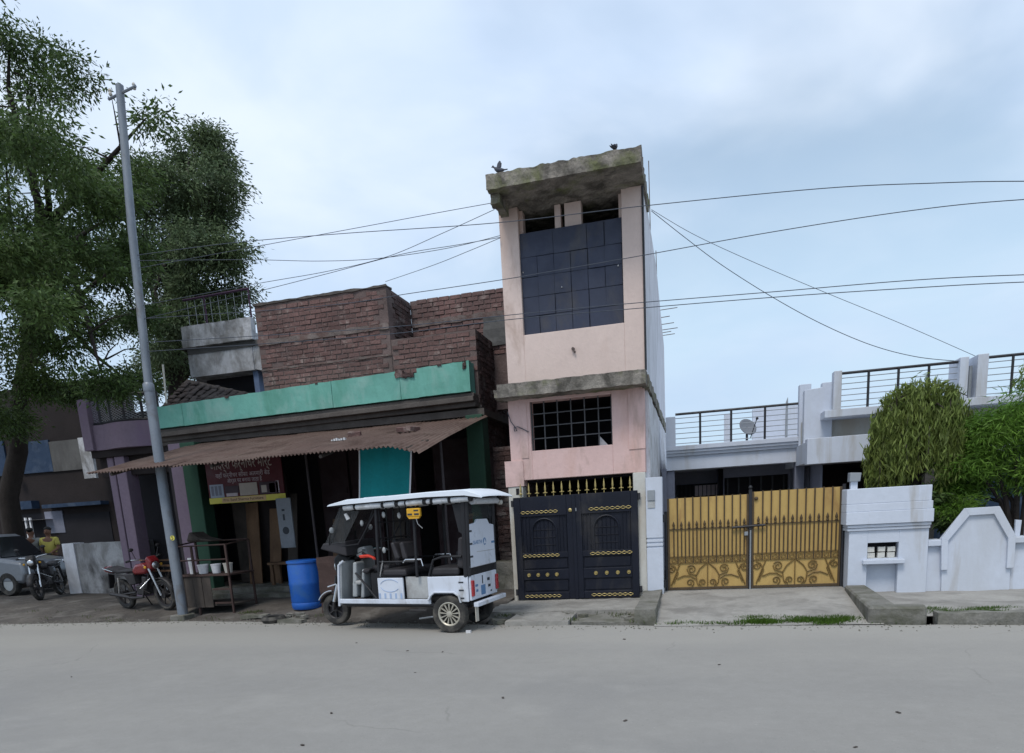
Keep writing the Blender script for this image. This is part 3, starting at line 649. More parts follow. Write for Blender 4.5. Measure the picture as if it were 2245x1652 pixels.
p = MB(); p.ball((0.95, YY, 1.52), 0.03, 8, (1, .5, 1)); p.build('rosette', 'gate_brown', Y_, smooth=True)
for x in (-0.395, 2.175):
    p = MB(); p.tube([(x, YY+0.01, 0.05), (x, YY+0.01, 1.66 if x > 0 else 1.4)], 0.025, 8); p.build('hinge_post', 'black_iron', Y_, smooth=True)
# ================================================================== WHITE HOUSE BEHIND THE YELLOW GATE
B = thing('white_house', (2.2, 15, 0.1), 'low white house with porch and black terrace railings', 'house')
def bx(name, m_, par, *a, bev=0.0, **k):
    p = MB(); p.box(*a); return p.build(name, m_, par, bev=bev, **k)
# left wing, front at Y = 15
bx('fascia', 'white_house', B, -0.50, 2.12, 15.0, 15.25, 2.16, 2.44, bev=0.006)
bx('moulding', 'white_house', B, -0.50, 2.10, 14.95, 15.24, 2.441, 2.50)
bx('moulding', 'white_house', B, -0.50, 2.10, 14.91, 15.24, 2.501, 2.55)
bx('parapet', 'white_house', B, -0.50, 2.10, 14.88, 15.24, 2.551, 2.64, bev=0.006)
bx('roof_slab', 'white_house', B, -0.50, 2.12, 15.25, 20.0, 2.2, 2.45)
bx('terrace_post', 'white_house', B, -0.50, -0.31, 14.9, 15.1, 2.641, 3.22, bev=0.006)
bx('terrace_post', 'white_house', B, 2.03, 2.24, 14.85, 15.05, 2.2, 3.60, bev=0.006)
def railing(root, x0, x1, y, z0, z1, posts, nr=6):
    p = MB(); p.tube([(x0, y, z1), (x1, y, z1)], 0.024, 8); p.build('top_rail', 'black_iron', root, smooth=True)
    for x in posts:
        p = MB(); p.tube([(x, y, z0), (x, y, z1)], 0.022, 8); p.build('rail_post', 'black_iron', root, smooth=True)
    for k in range(nr):
        z = z0+0.05+(z1-z0-0.13)*k/(nr-1)
        p = MB(); p.tube([(x0, y+0.012, z), (x1, y+0.012, z)], 0.0075, 5); p.build('rod', 'metal_grey', root)
railing(B, -0.31, 2.03, 15.0, 2.64, 3.27, [onY(x, 930, 15).x for x in (1535, 1603, 1677)])
# roof-top walls seen through the railing
bx('roof_post', 'white_house', B, *sorted((onY(1588, 940, 17).x, onY(1601, 940, 17).x)), 17.0, 17.15, 2.4, onY(1590, 908, 17).z)
a, b = onY(1650, 940, 17), onY(1750, 940, 17)
bx('roof_wall', 'white_house', B, a.x, b.x+0.2, 17.0, 17.15, 2.4, onY(1700, 893, 17).z)
bx('roof_wall', 'white_house', B, -0.5, b.x+0.2, 17.16, 17.30, 2.4, 2.72)
# porch below
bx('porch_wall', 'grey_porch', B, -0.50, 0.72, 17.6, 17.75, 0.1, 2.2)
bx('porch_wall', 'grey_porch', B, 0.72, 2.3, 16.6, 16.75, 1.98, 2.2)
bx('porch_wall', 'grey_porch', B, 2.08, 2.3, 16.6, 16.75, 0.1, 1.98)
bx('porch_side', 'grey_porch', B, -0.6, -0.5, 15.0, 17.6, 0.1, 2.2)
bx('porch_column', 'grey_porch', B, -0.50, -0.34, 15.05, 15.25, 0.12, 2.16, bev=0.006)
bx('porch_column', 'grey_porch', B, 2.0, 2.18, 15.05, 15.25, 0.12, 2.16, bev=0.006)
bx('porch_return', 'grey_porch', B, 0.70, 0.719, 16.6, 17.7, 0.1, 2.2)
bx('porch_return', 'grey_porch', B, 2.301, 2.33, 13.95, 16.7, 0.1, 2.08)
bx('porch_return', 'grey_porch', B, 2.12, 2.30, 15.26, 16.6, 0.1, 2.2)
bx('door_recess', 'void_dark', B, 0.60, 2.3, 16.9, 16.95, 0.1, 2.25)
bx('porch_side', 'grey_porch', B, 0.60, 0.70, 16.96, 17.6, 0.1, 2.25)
for k in range(6):
    x = 0.78+k*0.24; bx('door_bar', 'black_iron', B, x, x+0.035, 16.70, 16.73, 0.12, 1.97)
a, b = onY(1483, 1068, 17.58), onY(1580, 1068, 17.58); z0, z1 = onY(1580, 1087, 17.58).z, onY(1580, 1062, 17.58).z
vw = bx('ventilator', 'void_dark', B, a.x, b.x, 17.57, 17.598, z0, z1+0.04)
bx('pane', 'sign_pale', vw, (a.x+b.x)/2-0.08, b.x-0.03, 17.56, 17.569, z0+0.02, z1)  # pale panel coloured to stand for white light in the ventilator
for k in range(11):
    x = a.x+0.03+k*(b.x-a.x-0.06)/10; bx('bar', 'black_iron', vw, x-0.008, x+0.008, 17.545, 17.558, z0, z1+0.04)
# right wing, front at Y = 13.9
bx('fascia', 'white_house', B, 2.01, 9.0, 13.62, 13.9, 2.05, 2.50, bev=0.006)
bx('roof_slab', 'white_house', B, 2.01, 9.0, 13.9, 19.0, 2.08, 2.45)
bx('terrace_wall', 'cream_post', B, 2.02, 9.0, 14.35, 14.5, 2.45, 2.86)
bx('balcony_base', 'white_house', B, 2.30, 9.0, 13.72, 14.5, 2.84, 2.97, bev=0.006)
p = MB(); p.prism([(2.02, 2.45), (2.50, 2.45), (2.50, 3.50), (2.32, 3.50), (2.32, 3.42), (2.02, 3.40)], 14.15, 14.34); p.build('terrace_wall', 'white_house', B, bev=0.005)
bx('terrace_post', 'white_house', B, 2.44, 2.57, 13.75, 13.95, 2.975, 3.62, bev=0.005)
bx('terrace_post', 'white_house', B, 4.40, 4.53, 13.75, 14.3, 2.975, 3.64, bev=0.005)
bx('terrace_post', 'white_house', B, 4.66, 4.82, 13.75, 14.3, 2.975, 3.66, bev=0.005)
p = MB(); p.tube([(4.595, 13.86, 2.0), (4.595, 13.86, 3.5)], 0.03, 8); p.build('rain_pipe', 'metal_grey', B, smooth=True)
railing(B, 2.57, 4.40, 13.86, 2.97, 3.585, [onY(x, 860, 13.86).x for x in (1903, 1968, 2034)])
railing(B, 4.82, 7.6, 13.86, 2.97, 3.61, [onY(2218, 830, 13.86).x, 6.2, 7.0])
bx('ground_wall', 'brown_wall', B, 2.3, 9.0, 15.4, 15.55, 0.1, 2.08)
wd = bx('window', 'void_dark', B, 3.05, 4.1, 15.36, 15.399, 0.95, 1.93)
for k in range(5): bx('window_bar', 'black_iron', wd, 3.1+k*0.23, 3.12+k*0.23, 15.34, 15.358, 0.96, 1.92)
bx('ground_wall', 'shop_blue', B, 4.15, 9.0, 13.95, 14.05, 0.1, 2.04, label='dark slate front of the right wing')
bx('dark_column', 'grey_plaster', B, 3.95, 4.14, 13.7, 13.9, 0.1, 2.05)
# ------------------------------------------------------------------ satellite dish on the roof
D = thing('satellite_dish', (onY(1622, 965, 16).x, 16.0, 2.45), 'small grey satellite dish on the white house roof terrace', 'dish')
c = onY(1640, 938, 16.0); c = Vector((c.x-0.02, 16.0, c.z))
p = MB(); nrm = Vector((0.55, -0.75, 0.45)).normalized(); q = nrm.to_track_quat('Z', 'Y').to_matrix()
vs = []; fs = []
for i in range(6):
    for k in range(18):
        r_ = 0.21*i/5; t = 2*math.pi*k/18; vs.append(c+q @ Vector((r_*math.cos(t), r_*math.sin(t)*0.9, r_*r_*0.9)))
for i in range(5):
    for k in range(18): fs.append((i*18+k, i*18+(k+1) % 18, (i+1)*18+(k+1) % 18, (i+1)*18+k))
p.add(vs, fs); o = p.build('reflector', 'dish_grey', D, smooth=True); o.modifiers.new('s', 'SOLIDIFY').thickness = 0.012
p = MB(); p.tube([(c.x, 16.03, 2.45), (c.x, 16.03, c.z)], 0.025, 8); p.build('mast', 'black_iron', D, smooth=True)
p = MB(); p.tube([c-q @ Vector((0, 0.25, 0)), c+nrm*0.33], 0.01, 6); p.ball(c+nrm*0.34, 0.03, 8); p.build('receiver_arm', 'black_iron', D, smooth=True)
a = onY(1725, 872, 16.5)
p = MB(); p.tube([(a.x, 16.5, 2.45), (a.x+0.005, 16.5, a.z-0.1), (a.x+0.02, 16.5, a.z)], [0.03, 0.024, 0.004], 8)
tag(seat_origin(p.build('roof_spike', 'metal_grey', smooth=True), (a.x, 16.5, 2.45)), 'short grey pointed pipe standing up behind the left terrace railing', 'pipe')

# ================================================================== WHITE BOUNDARY WALL, RIGHT
WB = thing('gatehouse_wall', (2.7, 11.0, 0.05), 'white wall block with overhanging band, jali vent and niche beside yellow gate', 'wall')
y0, y1 = 10.9, 11.25
p = MB(); p.box(2.20, 2.45, y0, y1, 0, 0.98).box(2.855, 3.23, y0, y1, 0, 0.98).box(2.45, 2.855, y0, y1, 0.5, 0.575).box(2.45, 2.855, y0, y1, 0.80, 0.98).box(2.45, 2.855, y0+0.11, y1, 0, 0.5)
p.build('wall', 'white_house', WB, bev=0.004)
p = MB(); p.box(2.14, 3.26, y0-0.075, y1+0.02, 1.07, 1.25).box(2.14, 3.245, y0-0.065, y1+0.02, 1.251, 1.36).box(2.14, 3.225, y0-0.06, y1+0.02, 1.361, 1.575)
p.build('band', 'white_house', WB, bev=0.006)
for k, z in enumerate((0.981, 1.026)): bx('moulding', 'white_house', WB, 2.17, 3.235+0.006*k, y0-0.03-0.018*k, y1, z, z+0.04, bev=0.003)
bx('sill', 'white_house', WB, 2.385, 2.925, y0-0.08, y0-0.001, 0.50, 0.56, bev=0.005)
bx('vent_back', 'void_dark', WB, 2.45, 2.855, y0+0.16, y0+0.2, 0.575, 0.80)
random.seed(3)
for r_ in range(2):
    for c_ in range(3):
        x0 = 2.455+c_*0.133; z0 = 0.578+r_*0.088
        p = MB(); p.rough_box(x0+0.004+random.uniform(0, .01), x0+0.118-random.uniform(0, .02), y0+0.05, y0+0.13, z0, z0+0.078-random.uniform(0, .012), 0.03, 0.006, r_*3+c_, 14.0)
        p.build('jali_block', 'cream_post', WB)
for k, z in enumerate((0.78, 0.83, 0.88)):
    pass
# lamp bracket on the gatehouse
q = onY(1872, 1045, 11.1)
LB = thing('gate_lamp', (q.x, 11.1, 1.575), 'grey box gate lamp standing on the white gatehouse wall', 'lamp')
p = MB(); p.box(q.x-0.045, q.x+0.045, 11.06, 11.14, 1.575, 1.68); p.build('stem', 'white_house', LB)
p = MB(); p.prism([(q.x-0.07, 1.68), (q.x+0.07, 1.68), (q.x+0.085, 1.80), (q.x-0.065, 1.81)], 11.02, 11.18); p.build('lamp_box', 'metal_grey', LB, bev=0.006)
# low link wall and gabled panels
def link(x0, x1):
    t = thing('low_wall', ((x0+x1)/2, 11.0, 0.05), 'short low white wall link with coping ' + ('next to the gatehouse block' if x0 < 4 else 'past the gabled panel'), 'wall')
    bx('wall', 'white_house', t, x0, x1, 10.97, 11.2, 0, 0.72); bx('coping', 'white_house', t, x0, x1, 10.90, 11.23, 0.721, 0.80, bev=0.005); return t
link(3.232, 3.438); link(4.29, 4.75)
GP = thing('gabled_panel', (3.85, 10.95, 0.03), 'white wall panel with sloping shoulders and raised border', 'wall')
p = MB(); p.prism([(3.44, 0), (4.288, 0), (4.262, 0.79), (4.05, 1.17), (3.68, 1.16), (3.42, 0.79)], 10.93, 11.12); p.build('slab', 'white_house', GP, bev=0.005)
out = [(3.41, 0.38), (3.39, 0.82), (3.655, 1.225), (4.075, 1.23), (4.295, 0.82), (4.30, 0.38)]
inn = [(3.49, 0.38), (3.475, 0.79), (3.715, 1.125), (4.015, 1.13), (4.205, 0.79), (4.215, 0.38)]
p = MB()
for i in range(5): p.prism([out[i], out[i+1], inn[i+1], inn[i]], 10.885, 10.929)
p.build('raised_border', 'white_house', GP, bev=0.003)
for k in range(2):
    q = onY(2226+k*22, 1168, 11.12); x = q.x
    p = MB(); p.prism([(x-0.03, 0.80), (x+0.03, 0.80), (x+0.04, 1.02), (x-0.035, 1.03)], 11.05, 11.09)
    o = p.build('picket', 'white_house', bev=0.003); seat_origin(o, (x, 11.07, 0.8)); tag(o, 'short white picket standing on the low wall coping', 'picket', 'pickets on the low wall')
# more of the wall beyond the frame
t = thing('low_wall', (6.6, 11.0, 0), 'plain white low wall running on beyond the pickets', 'wall')
bx('wall', 'white_house', t, 4.752, 9, 10.97, 11.2, 0, 0.72); bx('coping', 'white_house', t, 4.752, 9, 10.90, 11.23, 0.721, 0.80, bev=0.005)
# ------------------------------------------------------------------ garden lamp post
q0, q1 = onY(2086, 1190, 12.9), onY(2113, 905, 12.9)
GL = thing('garden_lamp_post', (q0.x, 12.9, 0.1), 'slim white garden lamp post rising between the two garden trees', 'lamp post')
p = MB(); p.tube([(q0.x, 12.9, 0.1), (q0.x+0.01, 12.9, 1.02)], [0.05, 0.045], 12); p.build('post', 'white_house', GL, smooth=True)
p = MB(); p.lathe([(0.07, 1.02), (0.08, 1.05), (0.07, 1.09), (0.04, 1.12), (0.034, 2.3), (0.05, 2.36), (0.03, 2.42)], (q0.x+0.01, 12.9, 0), 'z', 12); p.build('column', 'white_wash', GL, smooth=True)
p = MB(); p.lathe([(0.09, 2.42), (0.085, 2.45), (0.045, 2.51), (0.035, 2.58)], (q0.x+0.01, 12.9, 0), 'z', 14); p.build('lamp_hood', 'roof_white', GL, smooth=True)

# ================================================================== FOLIAGE HELPERS
def leaf_object(name, material, C_, Dr, L_, W_, parent=None, droop=0.0):
    """diamond leaves: centres C_ (n,3), directions Dr (n,3), lengths, widths"""
    n = len(C_); d = Dr/np.linalg.norm(Dr, axis=1)[:, None]
    r_ = RNG.normal(size=(n, 3)); s = np.cross(d, r_); s /= np.linalg.norm(s, axis=1)[:, None]+1e-9
    V = np.empty((n, 4, 3)); l = np.asarray(L_)[:, None]; w = np.asarray(W_)[:, None]
    V[:, 0] = C_-d*l*0.5; V[:, 1] = C_+s*w*0.5-d*l*0.05; V[:, 2] = C_+d*l*0.5; V[:, 3] = C_-s*w*0.5-d*l*0.05
    org = np.array(ORG.get(parent.name, Vector())) if parent is not None else np.zeros(3)
    me = bpy.data.meshes.new(name); me.vertices.add(n*4); me.vertices.foreach_set('co', (V-org).reshape(-1))
    me.loops.add(n*4); me.loops.foreach_set('vertex_index', np.arange(n*4, dtype=np.int32))
    me.polygons.add(n); me.polygons.foreach_set('loop_start', np.arange(0, n*4, 4, dtype=np.int32)); me.polygons.foreach_set('loop_total', np.full(n, 4, dtype=np.int32))
    me.update(); me.validate(); me.materials.append(MATS[material])
    o = bpy.data.objects.new(name, me); COL.objects.link(o)
    if parent is not None: o.parent = parent
    return o
def crown(name, material, clumps, parent, per=900, twig=24, tw_r=0.20, L_=0.13, W_=0.05, droop=0.35, puff=0.40):
    """clumps (centre, radii, density) hold leafy boughs, boughs hold twigs, twigs hold leaves: gaps stay between the boughs"""
    Cs = []; Ds = []
    for (c, r_, dens) in clumps:
        r_ = np.array(r_); nb_ = max(3, int(4+7*dens)); u = RNG.normal(size=(nb_, 3)); u /= np.linalg.norm(u, axis=1)[:, None]
        bc = np.array(c)+u*(RNG.random(nb_)**0.6)[:, None]*r_*0.85
        nt_ = max(4, int(per*dens/twig)); wb = RNG.random(nb_)**1.5+0.15; pick = RNG.choice(nb_, nt_, p=wb/wb.sum())
        v = RNG.normal(size=(nt_, 3)); v /= np.linalg.norm(v, axis=1)[:, None]; rad = RNG.random(nt_)**0.45
        sz = (puff*(0.7+0.6*RNG.random(nb_)))[pick]
        off0 = v*(rad*sz)[:, None]*np.array([1.0, 1.0, 0.62])*r_.mean(); tc_ = bc[pick]+off0
        lc = np.repeat(tc_, twig, axis=0); out = np.repeat(v, twig, axis=0)
        off = np.clip(RNG.normal(size=(len(lc), 3)), -1.8, 1.8)*tw_r*np.array([1, 1, 0.55])
        Cs.append(lc+off); dd = off/tw_r*0.5+out*0.5+RNG.normal(size=off.shape)*0.45; dd[:, 2] -= droop; Ds.append(dd)
    C_ = np.concatenate(Cs); Dr = np.concatenate(Ds); n = len(C_)
    return leaf_object(name, material, C_, Dr, L_*(0.55+0.9*RNG.random(n)), W_*(0.6+0.8*RNG.random(n)), parent)
def limbs(name, material, base, r0, tips, parent, trunk_pts, wob=0.25):
    """trunk through trunk_pts then limbs to each tip"""
    mb = MB(); n = len(trunk_pts); mb.tube(trunk_pts, [r0*(1-0.5*k/(n-1)) for k in range(n)], 12)
    tr = mb.build('trunk', material, parent, smooth=True)
    lb = MB(); random.seed(int(abs(base[0])*97)+5)
    for i, t in enumerate(tips):
        st = Vector(trunk_pts[min(n-1, max(1, n-1-(i % 3)))]); t = Vector(t)
        mid1 = st.lerp(t, 0.35)+Vector((random.uniform(-wob, wob), random.uniform(-wob, wob), random.uniform(0, wob)))
        mid2 = st.lerp(t, 0.7)+Vector((random.uniform(-wob, wob), random.uniform(-wob, wob), random.uniform(0, wob)))
        rr = r0*0.36
        lb.tube([st, mid1, mid2, t], [rr, rr*0.65, rr*0.4, rr*0.12], 7)
        for q in range(3):
            s2 = mid1.lerp(t, random.random()); e = s2+Vector((random.uniform(-1, 1), random.uniform(-1, 1), random.uniform(-.3, .8)))*0.7
            lb.tube([s2, s2.lerp(e, .5)+Vector((0, 0, .08)), e], [rr*0.22, rr*0.13, rr*0.04], 5)
    lb.build('limbs', material, parent, smooth=True)
    return tr

# ------------------------------------------------------------------ weeping tree (right)
T = thing('weeping_tree', (3.42, 12.2, 0.1), 'small weeping tree with hanging yellow green leaves above white wall', 'tree')
random.seed(5)
Cs = []; Ds = []; Ls = []
cx, cyy, topz = 3.40, 12.2, 3.16
br = MB()
for k in range(260):
    a = random.uniform(0, 2*math.pi); rr = 0.72*math.sqrt(random.random()); ht = topz-0.03-0.62*(rr/0.72)**3.2-abs(random.gauss(0, 0.26))
    x, y = cx+rr*math.cos(a)*1.0, cyy+rr*math.sin(a)*0.8
    ln = random.uniform(0.35, 0.95)*(0.75+0.5*rr/0.7); bot = max(1.38+random.uniform(-.15, .3)+0.25*(rr/0.72)**2, ht-ln)
    n = int((ht-bot)*125); 
    if k % 3 == 0: br.tube([(x, y, ht), (x+random.uniform(-.03, .03), y, (ht+bot)/2), (x+random.uniform(-.05, .05), y, bot)], [0.006, 0.005, 0.003], 4)
    for q in range(n):
        z = bot+(ht-bot)*random.random(); Cs.append((x+random.gauss(0, .035), y+random.gauss(0, .035), z)); Ds.append((random.gauss(0, .4), random.gauss(0, .4), -1)); Ls.append(random.uniform(.07, .19))
for k in range(420):                                  # loose tips at the top
    a = random.uniform(0, 2*math.pi); rr = 0.5*math.sqrt(random.random())
    Cs.append((cx+rr*math.cos(a), cyy+rr*math.sin(a)*.8, topz-0.6*rr+random.uniform(-.15, .12))); Ds.append((math.cos(a), math.sin(a), random.uniform(-.6, .8))); Ls.append(.12)
leaf_object('crown', 'leaf_weep', np.array(Cs), np.array(Ds, float), np.array(Ls), np.array([random.uniform(.014, .03) for _ in Ls]), T)
p = MB(); p.tube([(3.42, 12.2, 0.05), (3.45, 12.2, 0.8), (3.38, 12.2, 1.6), (3.42, 12.2, 2.5), (3.40, 12.2, 3.0)], [0.075, 0.06, 0.05, 0.03, 0.012], 8)
for k in range(14):
    a = k*2.4; z = 1.7+k*0.08; p.tube([(3.40, 12.2, z), (3.40+0.35*math.cos(a), 12.2+.3*math.sin(a), z+0.25), (3.40+0.6*math.cos(a), 12.2+.5*math.sin(a), z+0.1)], [0.022, 0.014, 0.006], 5)
p.build('trunk', 'bark', T, smooth=True); br.build('twigs', 'wood_grey', T)
# ------------------------------------------------------------------ bamboo like feathery tree (far right)
T = thing('feathery_tree', (4.75, 11.9, 0.05), 'bright green feathery leaved garden tree behind gabled wall panel', 'tree')
cl = []
for (x, y, r_) in ((2160, 960, .42), (2215, 920, .42), (2245, 985, .55), (2130, 1020, .38), (2190, 1030, .5), (2100, 1075, .30), (2085, 1120, .22), (2110, 990, .26), (2125, 940, .22), (2285, 900, .6), (2310, 1000, .6), (2240, 1060, .4), (2350, 930, .6)):
    q = onY(x, y, 11.95); cl.append(((q.x, 11.95+random.uniform(-.25, .35), q.z), (r_*1.25, r_, r_*0.78), 1.0))
crown('crown', 'leaf_bamboo', cl, T, per=2300, twig=18, tw_r=0.12, L_=0.13, W_=0.015, droop=0.25, puff=0.5)
p = MB()
for k in range(6):
    x = 4.72+0.06*(k % 3)-0.05; y = 11.9+0.05*(k//3); q = cl[k][0]
    p.tube([(x, y, 0.0), (x-0.03, y, 0.6), (x+(q[0]-x)*.3, y, 1.25), q], [0.05, 0.045, 0.035, 0.008], 7)
p.build('trunk', 'bark', T, smooth=True)
q = onY(2222, 850, 11.95); q2 = onY(2245, 830, 11.95)
Cs = []; Ds = []
for k in range(120): Cs.append((q2.x+random.gauss(.02, .10), 11.95+random.gauss(0, .1), q2.z+random.gauss(-.03, .11))); Ds.append((random.gauss(-.3, .4), random.gauss(0, .4), -0.7))
leaf_object('sprig', 'leaf_weep', np.array(Cs), np.array(Ds), np.full(120, .13), np.full(120, .026), T)['kind'] = 'stuff'
p = MB(); p.tube([(q2.x+.1, 11.95, q2.z-.7), (q2.x+.05, 11.95, q2.z-.2), (q2.x, 11.95, q2.z+.08)], [0.012, .008, .003], 5); p.build('sprig_stem', 'wood_grey', T)
# dark shrub under the weeping tree
T = thing('garden_shrub', (3.75, 11.7, 0.05), 'dark green garden shrub growing under the weeping tree', 'shrub')
crown('foliage', 'leaf_neem', [((3.72, 11.75, 1.05), (.16, .2, .25), 1), ((3.5, 11.9, 1.35), (.3, .2, .22), 1), ((4.0, 11.8, 1.2), (.35, .3, .2), .8)], T, per=1100, twig=14, tw_r=0.07, L_=0.09, W_=0.03)
p = MB(); p.tube([(3.75, 11.7, 0.0), (3.74, 11.72, .6), (3.72, 11.75, 1.1)], [.03, .02, .008], 6); p.build('stem', 'bark', T)
# ================================================================== SHOP BUILDING WITH GREEN PARAPET AND BRICK UPPER FLOOR
S = thing('brick_shop_building', (-7.2, 12.8, 0.1), 'old shop building with green parapet and bare brick upper walls', 'building')
# parapet in uneven segments
def par_z(x): return 3.62+(x+10.78)*0.0125, 4.04+(x+10.78)*0.027
segs = [(-10.78, -9.98, 12.41), (-9.98, -8.42, 12.42), (-8.42, -6.6, 12.41), (-6.6, -5.2, 12.42), (-5.2, -4.85, 12.43), (-4.85, -3.84, 12.41)]
for i, (a, b, y) in enumerate(segs):
    p = MB(); p.rough_box(a+0.0015, b-0.0015, y, 12.72, 3.6, 4.0, 0.07, 0.006, i*3.3, 5.0)
    nv_ = []
    for (x, yy, z) in p.v:
        l_, h_ = par_z(x); h_ += -0.07 if i == 4 else 0.0
        h_ += 0.012*noise.noise(Vector((x*4, 0, 1)))
        t_ = (z-3.6)/0.4; nv_.append((x, yy, l_+(h_-l_)*t_))
    p.v = nv_; p.build('parapet', 'green_paint', S)
random.seed(77)
for (x, w_, h_) in ((-5.2, .16, .12), (-5.02, .22, .07), (-3.93, .07, .13), (-6.9, .06, .03), (-8.9, .09, .03), (-4.4, .08, .025)):
    l_, h2 = par_z(x); h2 += -0.07 if -5.2 < x < -4.85 else 0
    p = MB(); p.rough_box(x-w_/2, x+w_/2, 12.395, 12.6, h2-h_, h2+0.012, 0.022, 0.02, x, 17.0); p.build('plaster_chip', 'brick_dark', S)
for i, (y, z0, z1) in enumerate(((12.46, 3.58, 3.645), (12.40, 3.50, 3.579), (12.52, 3.42, 3.499))):
    p = MB(); p.prism([(-10.8, z0-0.05), (-3.80, z0+0.04), (-3.80, z1+0.045), (-10.8, z1-0.045)], y, 12.75)
    p.build('cornice', 'old_cornice', S, bev=0.008)
p = MB(); p.box(-10.8, -3.66, 12.58, 14.6, 3.30, 3.42); p.build('roof_slab', 'old_cornice', S)
p = MB(); p.box(-10.8, -3.8, 12.76, 16.8, 3.42, 3.55); p.build('roof', 'concrete_edge', S)
# shop interior and frame
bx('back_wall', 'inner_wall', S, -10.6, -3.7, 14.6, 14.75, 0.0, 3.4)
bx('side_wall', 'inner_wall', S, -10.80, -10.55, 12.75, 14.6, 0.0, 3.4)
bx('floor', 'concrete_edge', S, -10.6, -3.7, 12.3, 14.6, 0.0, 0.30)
bx('step', 'concrete_edge', S, -9.6, -6.4, 11.95, 12.298, 0.0, 0.20, bev=0.01)
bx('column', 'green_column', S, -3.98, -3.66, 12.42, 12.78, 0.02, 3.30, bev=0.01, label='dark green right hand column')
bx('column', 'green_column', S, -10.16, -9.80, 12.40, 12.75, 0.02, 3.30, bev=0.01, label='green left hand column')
bx('column', 'lilac', S, -10.46, -10.162, 12.42, 12.75, 0.02, 3.30, bev=0.01, label='lilac left hand column')
for (x0, x1, m_, z1) in ((-9.78, -9.35, 'wood_grey', 2.9), (-9.32, -8.35, 'brown_wall', 2.6), (-7.55, -6.9, 'maroon_wood', 3.0), (-6.85, -6.2, 'maroon_wood', 3.0), (-6.1, -5.4, 'maroon_wood', 3.0), (-5.0, -4.1, 'maroon_wood', 3.0)):
    bx('shutter_door', m_, S, x0, x1, 13.3, 13.35, 0.31, z1, bev=0.006)
    for k in range(3): bx('door_rail', m_, S, x0+0.04, x1-0.04, 13.27, 13.299, 0.4+k*0.85, 0.52+k*0.85)
# alley wall toward the pink house
p = MB(); p.rough_box(-3.66, -2.80, 13.0, 13.2, 0.0, 2.75, 0.15, 0.02, 3, 4.0); p.build('alley_wall', 'brick_dark', S)
p = MB(); p.rough_box(-3.62, -2.88, 12.2, 13.0, 0.0, 0.62, 0.12, 0.04, 5, 4.0); p.build('rubble_plinth', 'concrete_edge', S)
# brick walls: mortar core with proud bricks
def core(name, *a):
    p = MB(); p.box(*a); return p.build(name, 'mortar', S)
left_w = core('brick_wall', -8.26, -5.46, 12.76, 12.98, 3.55, 5.76)
left_w['label'] = 'tall brick upper wall'
right_w = core('brick_wall', -5.458, -3.79, 12.775, 12.98, 3.55, 4.83)
back_w = core('brick_wall', -5.46, -3.3, 13.92, 14.1, 3.55, 5.79)
core('side_brick_wall', -5.62, -5.462, 12.981, 13.918, 3.55, 5.76)
core('side_brick_wall', -3.95, -3.79, 12.981, 16.0, 0.0, 4.83)
core('side_brick_wall', -8.26, -8.1, 12.981, 16.0, 3.55, 5.76)
random.seed(21)
protos = []
for k in range(5):
    p = MB(); p.rough_box(-0.112, 0.112, -0.05, 0.05, -0.036, 0.036, 0.06, 0.007, k*4.1, 9.0)
    me = p.build('brick', 'brick', left_w, world=False); me.location = (0, 0, -50); protos.append(me)
used = [False]*5
def lay(wall, x0, x1, z0, z1, yf, top=None):
    r_ = 0; z = z0+0.04
    while z < z1-0.02:
        x = x0+(0.115 if r_ % 2 else 0.0)+0.115
        while x < x1-0.08:
            if not (top and z > top(x)):
                k = random.randrange(5); dy = random.uniform(-0.012, 0.006)
                rot = (random.gauss(0, .02), random.gauss(0, .02), random.gauss(0, .025))
                if random.random() > 0.015:
                    loc = (x+random.uniform(-.006, .006), yf+0.05-0.007+dy*0.6, z+random.uniform(-.004, .004))
                    s = (random.uniform(0.93, 1.0), 1, random.uniform(0.92, 1.0))
                    if not used[k]:
                        used[k] = True; o = protos[k]; o.parent = wall; o.location = Vector(loc)-ORG[S.name]; o.rotation_euler = rot; o.scale = s
                    else: share(protos[k], wall, loc, rot, s)
            x += 0.238
        z += 0.086; r_ += 1
lay(left_w, -8.25, -5.45, 4.09, 5.76, 12.755)
lay(right_w, -5.44, -3.79, 4.12, 4.85, 12.768)
# further brickwork, joined
def lay_joined(name, axis, fixed, a0, a1, z0, z1, sgn=-1):
    mb = MB(); r_ = 0; z = z0+0.04
    while z < z1-0.02:
        a = a0+(0.115 if r_ % 2 else 0)+0.115
        while a < a1-0.08:
            d = random.uniform(-.012, .006); e = random.uniform(.10, .112); f = random.uniform(.033, .037)
            if axis == 'x': mb.box(a-e, a+e, fixed-0.014+d, fixed+0.05, z-f, z+f)
            else: mb.box(fixed-0.05, fixed+0.014+d, a-e, a+e, z-f, z+f)
            a += 0.238
        z += 0.086; r_ += 1
    o = mb.build(name, 'brick_dark', S); o['kind'] = 'stuff'; return o
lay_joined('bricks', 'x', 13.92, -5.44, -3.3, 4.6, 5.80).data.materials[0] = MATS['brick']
lay_joined('bricks', 'y', -5.46, 12.99, 13.91, 4.6, 5.77)  # right-facing sides: their shade is put into a darker brick colour
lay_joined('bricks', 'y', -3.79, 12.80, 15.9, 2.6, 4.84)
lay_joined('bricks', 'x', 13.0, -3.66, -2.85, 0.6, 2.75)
random.seed(8)
p = MB(); p.rough_box(-8.26, -5.45, 12.725, 12.80, 5.02, 5.13, 0.07, 0.018, 5, 5.0); p.build('plaster_band', 'band_plaster', S)
p = MB(); p.rough_box(-8.26, -5.45, 12.735, 12.80, 4.55, 4.585, 0.07, 0.012, 7, 5.0); p.build('plaster_band', 'band_plaster', S)
